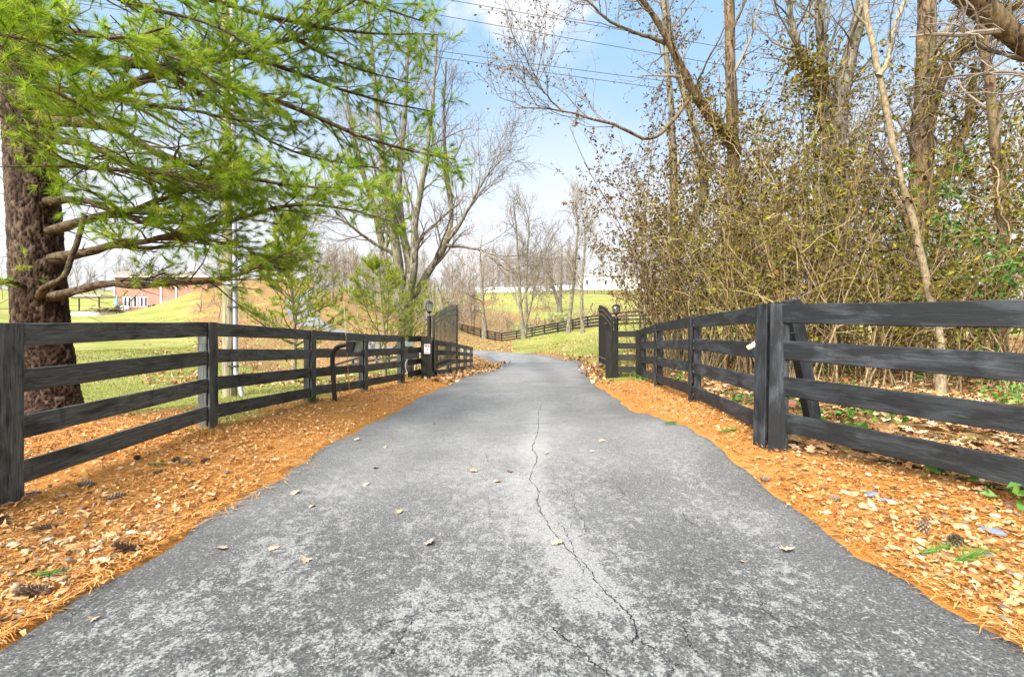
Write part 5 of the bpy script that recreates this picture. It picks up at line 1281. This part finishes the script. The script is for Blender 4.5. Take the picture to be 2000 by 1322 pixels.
def needles3(x, y, z, rng, length=(.07, .16), wd=.0032):
    """bent fallen needles -> verts, quads"""
    n = len(x); az = rng.uniform(0, 6.283, n); L = rng.uniform(*length, n)[:, None] * .5; b = rng.normal(0, .35, n)
    d1 = np.stack([np.cos(az - b), np.sin(az - b), rng.normal(0, .10, n)], 1); d2 = np.stack([np.cos(az + b), np.sin(az + b), rng.normal(0, .10, n)], 1)
    c = np.stack([x, y, z + rng.uniform(.004, .024, n)], 1); s = np.stack([-np.sin(az), np.cos(az), np.zeros(n)], 1) * wd / 2
    p = np.stack([c - d1 * L + s, c - d1 * L - s, c - s * 1.2, c + s * 1.2, c + d2 * L - s * .6, c + d2 * L + s * .6], 1)
    V = p.reshape(-1, 3); k = np.arange(n)[:, None] * 6
    return V, np.concatenate([k + [[0, 1, 2, 3]], k + [[3, 2, 4, 5]]])

# brown needles on both verges and round the pine
A = Acc()
for x0, x1, y0, y1, n in ((-7.5, -1.2, 1.3, 15, 112000), (1.5, 5.0, 1.3, 14, 48000)):
    x, y = spots(n, x0, x1, y0, y1, rng); r = road_dist(x, y); a, b = zones(x, y, r)
    k = (r > -.02 - .30 * lattice(x, y, 1.1, 57) ** 2 * rng.random(len(x)) ** 3 + .0) & (rng.random(len(x)) < a) & (np.abs(x) < y * 1.35 + .6); x, y = x[k], y[k]; z, _ = surf(x, y)
    V, Q = needles3(x, y, z, rng, wd=.0036); A.add(V, Q, np.clip(np.repeat(rng.normal(.5, .26, len(x)), 6), 0, 1))
tag(A.build('needle_litter', M['litter_needle']), 'orange-brown pine needles carpeting both verges', 'litter', kind='stuff')

# oak leaves mixed into the verges, close enough to show their lobes
A = Acc()
for x0, x1, y0, y1, n, w0 in ((-6.5, -1.6, 1.4, 14.5, 4200, .6), (1.7, 5, 1.4, 13.5, 2900, .75)):
    x, y = spots(n, x0, x1, y0, y1, rng); r = road_dist(x, y); a, b = zones(x, y, r); cl_ = lattice(x, y, 2.2, 51)
    k = (r > .06) & (rng.random(len(x)) < a * (.35 + .9 * cl_) * w0) & (np.abs(x) < y * 1.35 + .6); x, y = x[k], y[k]; z, _ = surf(x, y)
    V, T = oak(np.stack([x, y, z + .022 + rng.uniform(0, .012, len(x))], 1), (.03, .085), rng, .2); A.add(V, T, per(len(x), 23, rng))
for x0, x1, y0, y1, n in ((-6.5, -1.6, 1.4, 14.5, 42000), (1.7, 5, 1.4, 13.5, 24000)):
    x, y = spots(n, x0, x1, y0, y1, rng); r = road_dist(x, y); a, b = zones(x, y, r); cl_ = lattice(x, y, 1.6, 53)
    k = (r > .01 - .12 * rng.random(len(x)) ** 4) & (rng.random(len(x)) < a * (.10 + 1.0 * cl_)) & (np.abs(x) < y * 1.35 + .6); x, y = x[k], y[k]; z, _ = surf(x, y)
    V, T = leaves(np.stack([x, y, z + .016 + rng.uniform(0, .016, len(x))], 1), np.stack([rng.normal(size=len(x)), rng.normal(size=len(x)), 0 * x], 1) * 3, (.018, .055), rng, .0, .6)
    A.add(V, T, per(len(x), 4, rng, .1, .9))
tag(A.build('oak_leaf_litter', M['litter_leaf']), 'tan fallen oak leaves scattered among the needles', 'litter', kind='stuff')
A = Acc()
for x0, x1, y0, y1, n in ((2.6, 22, 1.6, 24, 27000), (-3.2, .4, 14, 33, 3500)):
    x, y = spots(n, x0, x1, y0, y1, rng); r = road_dist(x, y); a, b = zones(x, y, r)
    k = (r > .03) & (rng.random(len(x)) < b * (1 - a)) & (np.abs(x) < y * 1.4 + 1); x, y = x[k], y[k]; z, _ = surf(x, y)
    V, T = oak(np.stack([x, y, z + .02 + rng.uniform(0, .045, len(x))], 1), (.08, .16), rng, .32); A.add(V, T, per(len(x), 23, rng))
tag(A.build('woodland_leaf_litter', M['litter_wood']), 'thick brown leaf litter on the woodland floor behind the fence', 'litter', kind='stuff')
# leaves blown over the grass further off
A = Acc()
x, y = spots(34000, -36, 30, 13, 70, rng); x = x * y / 45; r = road_dist(x, y); a, b = zones(x, y, r)
k = (r > -.02 - .25 * rng.random(len(x)) ** 3) & (rng.random(len(x)) < np.maximum(b, .05 + .25 * (lattice(x, y, .3, 61) > .55))); x, y = x[k], y[k]; z, _ = surf(x, y)
V, T = leaves(np.stack([x, y, z + .02], 1), np.stack([rng.normal(size=len(x)), rng.normal(size=len(x)), rng.normal(0, .1, len(x))], 1), (.10, .22), rng, .0, .8); A.add(V, T, per(len(x), 4, rng))
tag(A.build('blown_leaf_litter', M['litter_wood']), 'brown leaves blown over the meadow grass', 'litter', kind='stuff')

# grass
M['grass'] = leafy('grass_blade', [(0, (.090, .115, .018)), (.35, (.185, .205, .033)), (.65, (.28, .27, .070)), (1, (.42, .355, .165))], .6, .25)
A = Acc()
def grass(x, y, hgt, wd):
    n = len(x); z, _ = surf(x, y); az = rng.uniform(0, 6.283, n); b = np.stack([x, y, z - .01], 1); h = rng.uniform(.5, 1.2, n)[:, None] * hgt
    s = np.stack([np.cos(az), np.sin(az), 0 * az], 1) * wd[:, None] / 2; tip = b + np.stack([rng.normal(0, .45, n), rng.normal(0, .45, n), np.ones(n)], 1) * h
    V = np.stack([b - s, b + s, tip], 1).reshape(-1, 3); A.add(V, np.arange(3 * n).reshape(-1, 3), np.clip(np.repeat(.35 + .5 * (lattice(x, y, .5, 71) - .3) + rng.normal(0, .16, n), 3), 0, 1))
for x0, x1, y0, y1, n, xs in ((-20, -2.2, 4.5, 30, 150000, 1), (-1, 1, 14, 60, 130000, 0)):
    x, y = spots(n, x0, x1, y0, y1, rng)
    if not xs: x = rng.uniform(-.28, .62, n) * y
    r = road_dist(x, y); a, b = zones(x, y, r); k = (r > .12) & (rng.random(n) > np.maximum(a, b) * 1.05) & (np.abs(x) < y * 1.3 + .5); x, y = x[k], y[k]
    grass(x, y, .045 + .0006 * y[:, None], .006 + .0011 * y)
# rank grass along the fence feet and sprigs among the litter
x, y = spots(3000, -4.6, -3.6, 5.5, 13.5, rng); grass(x, y, .09, np.full(len(x), .010))
x, y = spots(9000, 3.4, 16, 3.2, 18, rng); k = lattice(x, y, .9, 81) > .6; grass(x[k], y[k], .11, np.full(k.sum(), .014))
tag(A.build('lawn_grass', M['grass']), 'short winter grass of the lawn and meadow', 'grass', kind='stuff')

# low green weeds on the woodland floor
A = Acc()
x, y = spots(1700, 3.3, 18, 3.0, 17, rng); k = lattice(x, y, .7, 91) > .45; x, y = x[k], y[k]; z, _ = surf(x, y)
for _ in range(5):
    V, T = leaves(np.stack([x + rng.normal(0, .05, len(x)), y + rng.normal(0, .05, len(x)), z + rng.uniform(.03, .16, len(x))], 1), np.stack([rng.normal(size=len(x)), rng.normal(size=len(x)), rng.normal(.3, .3, len(x))], 1), (.05, .11), rng, -.1, .7); A.add(V, T, per(len(x), 4, rng))
tag(A.build('woodland_weeds', M['leaf_green']), 'small green weeds dotted over the woodland floor', 'weeds', kind='stuff')

# pebbles among the litter
M['pebble'] = leafy('river_pebble', [(0, (.11, .10, .09)), (.4, (.30, .20, .10)), (.8, (.42, .33, .22)), (1, (.52, .47, .40))], .55)
def stone_mesh(seed, flat=.6, n=10):
    r = np.random.default_rng(seed); prof = [(0, -1), (.6, -.8), (.95, -.25), (.98, .2), (.65, .75), (0, .95)]
    V, Q = lathe(prof, n); V = V * [1, r.uniform(.6, .85), flat * .6]; V += r.normal(0, .05, V.shape); return V, Q
A = Acc()
for cx, cy, sx, sy, n in ((-2.45, 2.35, .35, .5, 260), (2.75, 2.3, .30, .35, 200), (-3.0, 3.6, .6, .7, 90), (3.0, 3.2, .4, .5, 80)):
    for _ in range(n):
        x, y = rng.normal(cx, sx), rng.normal(cy, sy); r = road_dist([x], [y])[0]
        if r < .05: continue
        V, Q = stone_mesh(rng.integers(40), rng.uniform(.5, .9), 7); s = rng.uniform(.010, .034); a_ = rng.uniform(0, 6.28); c_, s_ = math.cos(a_), math.sin(a_)
        z = surf(np.array([x]), np.array([y]))[0][0]
        A.add(np.stack([(V[:, 0] * c_ - V[:, 1] * s_) * s + x, (V[:, 0] * s_ + V[:, 1] * c_) * s + y, V[:, 2] * s + z + .018], 1), Q, rng.random())
tag(A.build('pebble_scatter', M['pebble'], smooth=True), 'brown river pebbles scattered at the asphalt edge', 'gravel', kind='stuff')

# --- single stones
M['slate'] = plain('blue_grey_stone', (.13, .15, .19), .7); M['tanstone'] = plain('tan_stone', (.40, .31, .20), .7)
for px, py, s, mt, lb in ((1706, 933, .075, 'slate', 'blue-grey flat stone in the needles below the long lowest rail'), (1736, 944, .065, 'slate', 'smaller blue-grey stone touching the needles beside its larger neighbour'), (1660, 932, .05, 'tanstone', 'tan stone just before the blue-grey pair'),
                          (1937, 1019, .075, 'slate', 'dark slate stone lying alone under the end of the lowest rail'), (1884, 1003, .035, 'slate', 'little dark stone between the slate and the pine cone'), (1695, 965, .07, 'tanstone', 'broad tan pebble half sunk in the needles below the pair'),
                          (122, 1061, .05, 'tanstone', 'oval tan stone on the needle verge near the first post'), (60, 960, .06, 'slate', 'bluish stone at the foot of the first fence post'), (160, 992, .045, 'slate', 'bluish stone among needles below the lowest rail'), (28, 1150, .05, 'tanstone', 'tan stone near the frame edge in the needle verge')):
    q = rp(px, py); z = surf(q[:1], q[1:])[0][0]; q = q * (1.3 - z) / 1.3; z = surf(q[:1], q[1:])[0][0]
    V, Q = stone_mesh(int(px), .55, 12); a_ = px * .7; c_, s_ = math.cos(a_), math.sin(a_)
    o = mk('stone', np.stack([(V[:, 0] * c_ - V[:, 1] * s_) * s + q[0], (V[:, 0] * s_ + V[:, 1] * c_) * s + q[1], V[:, 2] * s + z + s * .15], 1), Q, M[mt], smooth=True, origin=(q[0], q[1], z)); tag(o, lb, 'stone', 'loose stones on the verges')

# --- pine cones
M['cone'] = leafy('pine_cone', [(0, (.055, .030, .018)), (.5, (.16, .10, .065)), (1, (.44, .34, .26))], .8)
def cone_mesh(seed):
    r = np.random.default_rng(seed); A = Acc(); V, Q = lathe([(0, -.06), (.010, -.05), (.013, 0), (.009, .05), (0, .062)], 7); A.add(V[:, [2, 0, 1]], Q, .15)
    n = 64; k = np.arange(n); t = k / n; ph = k * 2.39996; rad_ = .028 * np.sin(np.pi * (.12 + .82 * t)) + .004
    for i in range(n):
        c_, s_ = math.cos(ph[i]), math.sin(ph[i]); x = -.058 + .116 * t[i]; R_ = rad_[i]
        p = np.array([[x, 0, .006], [x + .012, -.008, R_ * .8], [x + .020, 0, R_], [x + .012, .008, R_ * .8]]); p[:, 1] += 0
        q = np.stack([p[:, 0], p[:, 1] * c_ - p[:, 2] * s_, p[:, 1] * s_ + p[:, 2] * c_], 1)
        A.add(q, np.array([[0, 1, 2, 3]]), np.array([.0, .35, 1., .35]) * r.uniform(.7, 1))
    return mesh_data('pine_cone', np.concatenate(A.V), A.faces(), M['cone'], {'rnd': np.concatenate(A.A)})
cmesh = [cone_mesh(s) for s in (1, 2)]
for i, (px, py, sc_, lb) in enumerate(((250, 1082, 1.25, 'large pine cone at the asphalt edge with a leaf beside it'), (68, 1168, 1.2, 'pine cone nearest the bottom corner of the needle verge'), (365, 903, 1.1, 'pine cone lying level with the second post'), (311, 923, 1.0, 'dark pine cone just below a green sprig'),
        (167, 950, 1.15, 'long pine cone close under the lowest rail of the first bay'), (402, 897, .9, 'small dark pine cone below the second post'), (268, 882, 1.05, 'pine cone right under the lowest rail near midspan'), (224, 973, 1.1, 'pine cone in the middle of the needle verge'), (8, 1019, 1.1, 'pine cone below the first fence post at the frame edge'), (346, 893, .9, 'pine cone between the level one and the lowest rail'), (91, 1037, 1.0, 'broken pine cone among pebbles below the first post'),
        (1804, 1026, 1.15, 'upright dark pine cone on the needles under the long rails'), (1868, 1049, 1.3, 'long reddish pine cone beside the green needle sprig'), (1633, 957, .95, 'reddish pine cone midway between asphalt and lowest rail'), (1493, 901, .9, 'small pine cone before the foot of the doubled corner post'), (900, 730, .8, 'tiny pine cone at the verge before the gate'))):
    q = rp(px, py); z = surf(q[:1], q[1:])[0][0]; q = q * (1.3 - z) / 1.3; z = surf(q[:1], q[1:])[0][0]
    o = bpy.data.objects.new('pine_cone', cmesh[i % 2]); COL.objects.link(o); o.location = (q[0], q[1], z + .028 * sc_); o.scale = (sc_,) * 3; o.rotation_euler = (rng.uniform(0, 6), rng.normal(0, .2) + (1.1 if 'upright' in lb else 0), rng.uniform(0, 6)); tag(o, lb, 'pine cone', 'fallen pine cones')

# --- single leaves lying on the asphalt
M['roadleaf'] = plain('dry_tan_leaf', (.36, .255, .18), .8, var=.3, scale=30.); M['roadleaf_d'] = plain('dark_curled_leaf', (.15, .10, .07), .8)
def leaf_obj(seed, mat):
    r = np.random.default_rng(seed); V, T = oak(np.zeros((1, 3)), (1, 1.0001), r, .12); az = math.atan2(V[11, 1], V[11, 0]); return mesh_data('oak_leaf', V, T, mat)
lm_ = [leaf_obj(s, M['roadleaf']) for s in (11, 12, 13, 14)] + [leaf_obj(15, M['roadleaf_d'])]
for i, (px, py, s, mi, lb) in enumerate(((575, 963, .12, 0, 'broad lobed tan leaf on the asphalt close to the needle verge'), (609, 985, .07, 1, 'small curled leaf with a needle just inside the asphalt edge'), (780, 991, .08, 2, 'small star-shaped leaf alone on the smooth asphalt'), (840, 1046, .11, 3, 'pale oak leaf above the mottled asphalt patch'),
        (1085, 1040, .12, 0, 'tan leaf lying on the long crack'), (972, 937, .10, 1, 'tan leaf just below the dark curled one'), (995, 920, .10, 4, 'dark curled leaf in the middle of the drive'), (926, 920, .11, 2, 'lobed leaf level with the dark curled one'), (733, 917, .09, 3, 'leaf on the asphalt level with the second fence bay'), (714, 945, .08, 0, 'faint leaf below the one level with the fence bay'),
        (752, 880, .07, 1, 'tiny reddish leaf farther up the same side of the drive'), (846, 830, .10, 2, 'pale leaf on the asphalt level with the keypad foot'), (697, 868, .09, 3, 'flat pale leaf by the asphalt lip near the verge'), (766, 861, .06, 0, 'little leaf a stride in from the needle verge'), (1176, 874, .11, 1, 'tan leaf on the far side of the long crack'), (1068, 891, .07, 2, 'small pale leaf beside the kink in the crack'), (1156, 891, .06, 3, 'narrow leaf just below the tan one past the crack'),
        (534, 1063, .10, 0, 'lobed leaf near the worn edge with fine cracks'), (600, 1081, .10, 1, 'reddish leaf below the lobed one near the worn edge'), (432, 1068, .10, 2, 'yellowish leaf closest to the needle edge'), (1537, 1060, .13, 3, 'bright cream oak leaf on the dark asphalt near the far verge'), (1448, 1075, .05, 0, 'tiny pale leaf scrap beside the bright cream leaf'),
        (930, 772, .09, 1, 'leaf lying on the pale asphalt before the gate'), (1065, 745, .09, 2, 'leaf on the asphalt between the gate posts'), (985, 752, .08, 4, 'dark leaf on the asphalt before the bend'), (182, 1205, .07, 1, 'orange leaf fragment at the corner of the asphalt'))):
    q = rp(px, py); z = road_z(q[:1], q[1:])[0]
    o = bpy.data.objects.new('fallen_leaf', lm_[mi]); COL.objects.link(o); o.location = (q[0], q[1], z + .010); o.scale = (s * .85,) * 3; o.rotation_euler = (rng.normal(0, .12), rng.normal(0, .12), rng.uniform(0, 6)); tag(o, lb, 'leaf', 'leaves on the asphalt')

# --- green sprigs on the needles
for px, py, s, lb in ((1835, 1078, .16, 'fresh green pine sprig with long needles on the needle verge'), (1905, 1090, .16, 'second fresh green pine sprig lying end to end with the first'), (1425, 832, .12, 'green sprig at the foot of the fence before the doubled corner post'), (1310, 829, .10, 'small green tuft by the asphalt edge below the middle fence bay'), (313, 907, .06, 'tiny green sprig above the dark pine cone'), (92, 1130, .06, 'tiny green seedling in the needles near the corner'), (1965, 880, .2, 'leafy green weed behind the long rails')):
    q = rp(px, py); z = surf(q[:1], q[1:])[0][0]; q = q * (1.3 - z) / 1.3; z = surf(q[:1], q[1:])[0][0]; n = 12; k = np.linspace(-.5, .5, n)
    pos = np.stack([q[0] + k * s * 1.6, q[1] + k * s * .5, np.full(n, z + .03)], 1)
    if 'weed' in lb:
        q = at(1965, 880, 6.5)[:2]; z = H1(*q); pos = np.stack([q[0] + rng.normal(0, .12, 40), q[1] + rng.normal(0, .1, 40), z + rng.uniform(.05, .4, 40)], 1); V, T = leaves(pos, rng.normal(size=(40, 3)), (.07, .12), rng, 0, .6); pos
    else: V, T = tuft(pos, np.tile(nrm(np.array([1., .3, .15])), (n, 1)), 12, (s * .5, s), .35, .005, rng)
    if 'weed' in lb:
        o = thing('weed_plant', lb, 'plant', (q[0], q[1], z)); ss = np.array([[q[0], q[1], z - .03], [q[0] + .02, q[1], z + .2], [q[0] - .02, q[1], z + .4]]); Vs, Qs = tubes(ss[None], np.full((1, 3), .006), 5); mk('stem', Vs, Qs, M['stem_tan'], o)
        tag(mk('foliage', V, T, M['leaf_green'], o, {'rnd': rng.random(len(V)) * .6 + .4}), kind='stuff')
    else:
        o = mk('green_sprig', V, T, M['leaf_green'], attrs={'rnd': rng.random(len(V)) * .6 + .4}, origin=(q[0], q[1], z)); tag(o, lb, 'sprig', 'green sprigs on the ground')

# --- spiky clump at the foot of the third post
yb = at(607, 793, 8.55); yb[2] = H1(yb[0], yb[1]); n = 60; az = rng.uniform(0, 6.28, n); L = rng.uniform(.22, .42, n); el = rng.uniform(.35, 1.3, n); K = 6; s = np.linspace(0, 1, K)
P = yb + np.stack([np.cos(az)[:, None] * np.cos(el)[:, None] * s * L[:, None], np.sin(az)[:, None] * np.cos(el)[:, None] * s * L[:, None], (np.sin(el)[:, None] * s - .55 * s ** 2) * L[:, None]], -1)
sd_ = np.stack([-np.sin(az), np.cos(az), 0 * az], 1)[:, None] * (.012 * (1 - s) ** .6 + .001)[None, :, None]
V = np.stack([P - sd_, P + sd_], 2).reshape(-1, 3); i = (np.arange(n)[:, None] * K * 2 + np.arange(K - 1)[None] * 2).ravel(); Q = np.stack([i, i + 1, i + 3, i + 2], 1)
M['lily'] = leafy('strap_leaf', [(0, (.05, .09, .02)), (.6, (.16, .20, .05)), (1, (.38, .36, .16))], .5, .2)
tag(mk('lilyturf_clump', V, Q, M['lily'], attrs={'rnd': per(n, K * 2, rng)}, origin=tuple(yb)), 'spiky strap-leaved clump at the foot of the third fence post', 'plant')

# --- fallen sticks
for pts, r_, lb in (([(1655, 860, 5.2), (1700, 905, 4.7), (1750, 930, 4.4), (1830, 965, 4.0)], .010, 'long fallen stick slanting under the lowest long rail'), ([(1480, 905, 4.9), (1540, 893, 4.9), (1580, 885, 5.0)], .008, 'short dark stick before the foot of the doubled corner post'), ([(1805, 930, 4.3), (1822, 880, 4.5), (1835, 850, 4.6)], .007, 'thin bent stick rising out of the leaves under the long rails'), ([(1330, 790, 8.0), (1400, 800, 7.4), (1460, 822, 6.6)], .008, 'grey stick lying along the foot of the middle fence bay')):
    P = catmull([at(*q) for q in pts], 12); P[:, 2] = np.maximum(H(P[:, 0], P[:, 1]) + .02, np.where(np.arange(12) > 8, P[:, 2], 0)); P += rng.normal(0, .008, P.shape); V, Q = tubes(P[None], np.full((1, 12), r_), 6)
    tag(mk('fallen_stick', V, Q, M['stem_tan'], smooth=True, origin=tuple(P[0])), lb, 'stick', 'fallen sticks')
# --- half-buried red rock behind the corner
q = at(1541, 783, 6.2); V, Q = stone_mesh(77, 1.0, 12); M['redrock'] = plain('red_brown_rock', (.22, .085, .055), .85)
q[2] = H1(q[0], q[1]); tag(mk('rock', V * .13 + q + [0, 0, .06], Q, M['redrock'], smooth=True, origin=tuple(q)), 'red-brown rock behind the doubled corner post', 'rock')
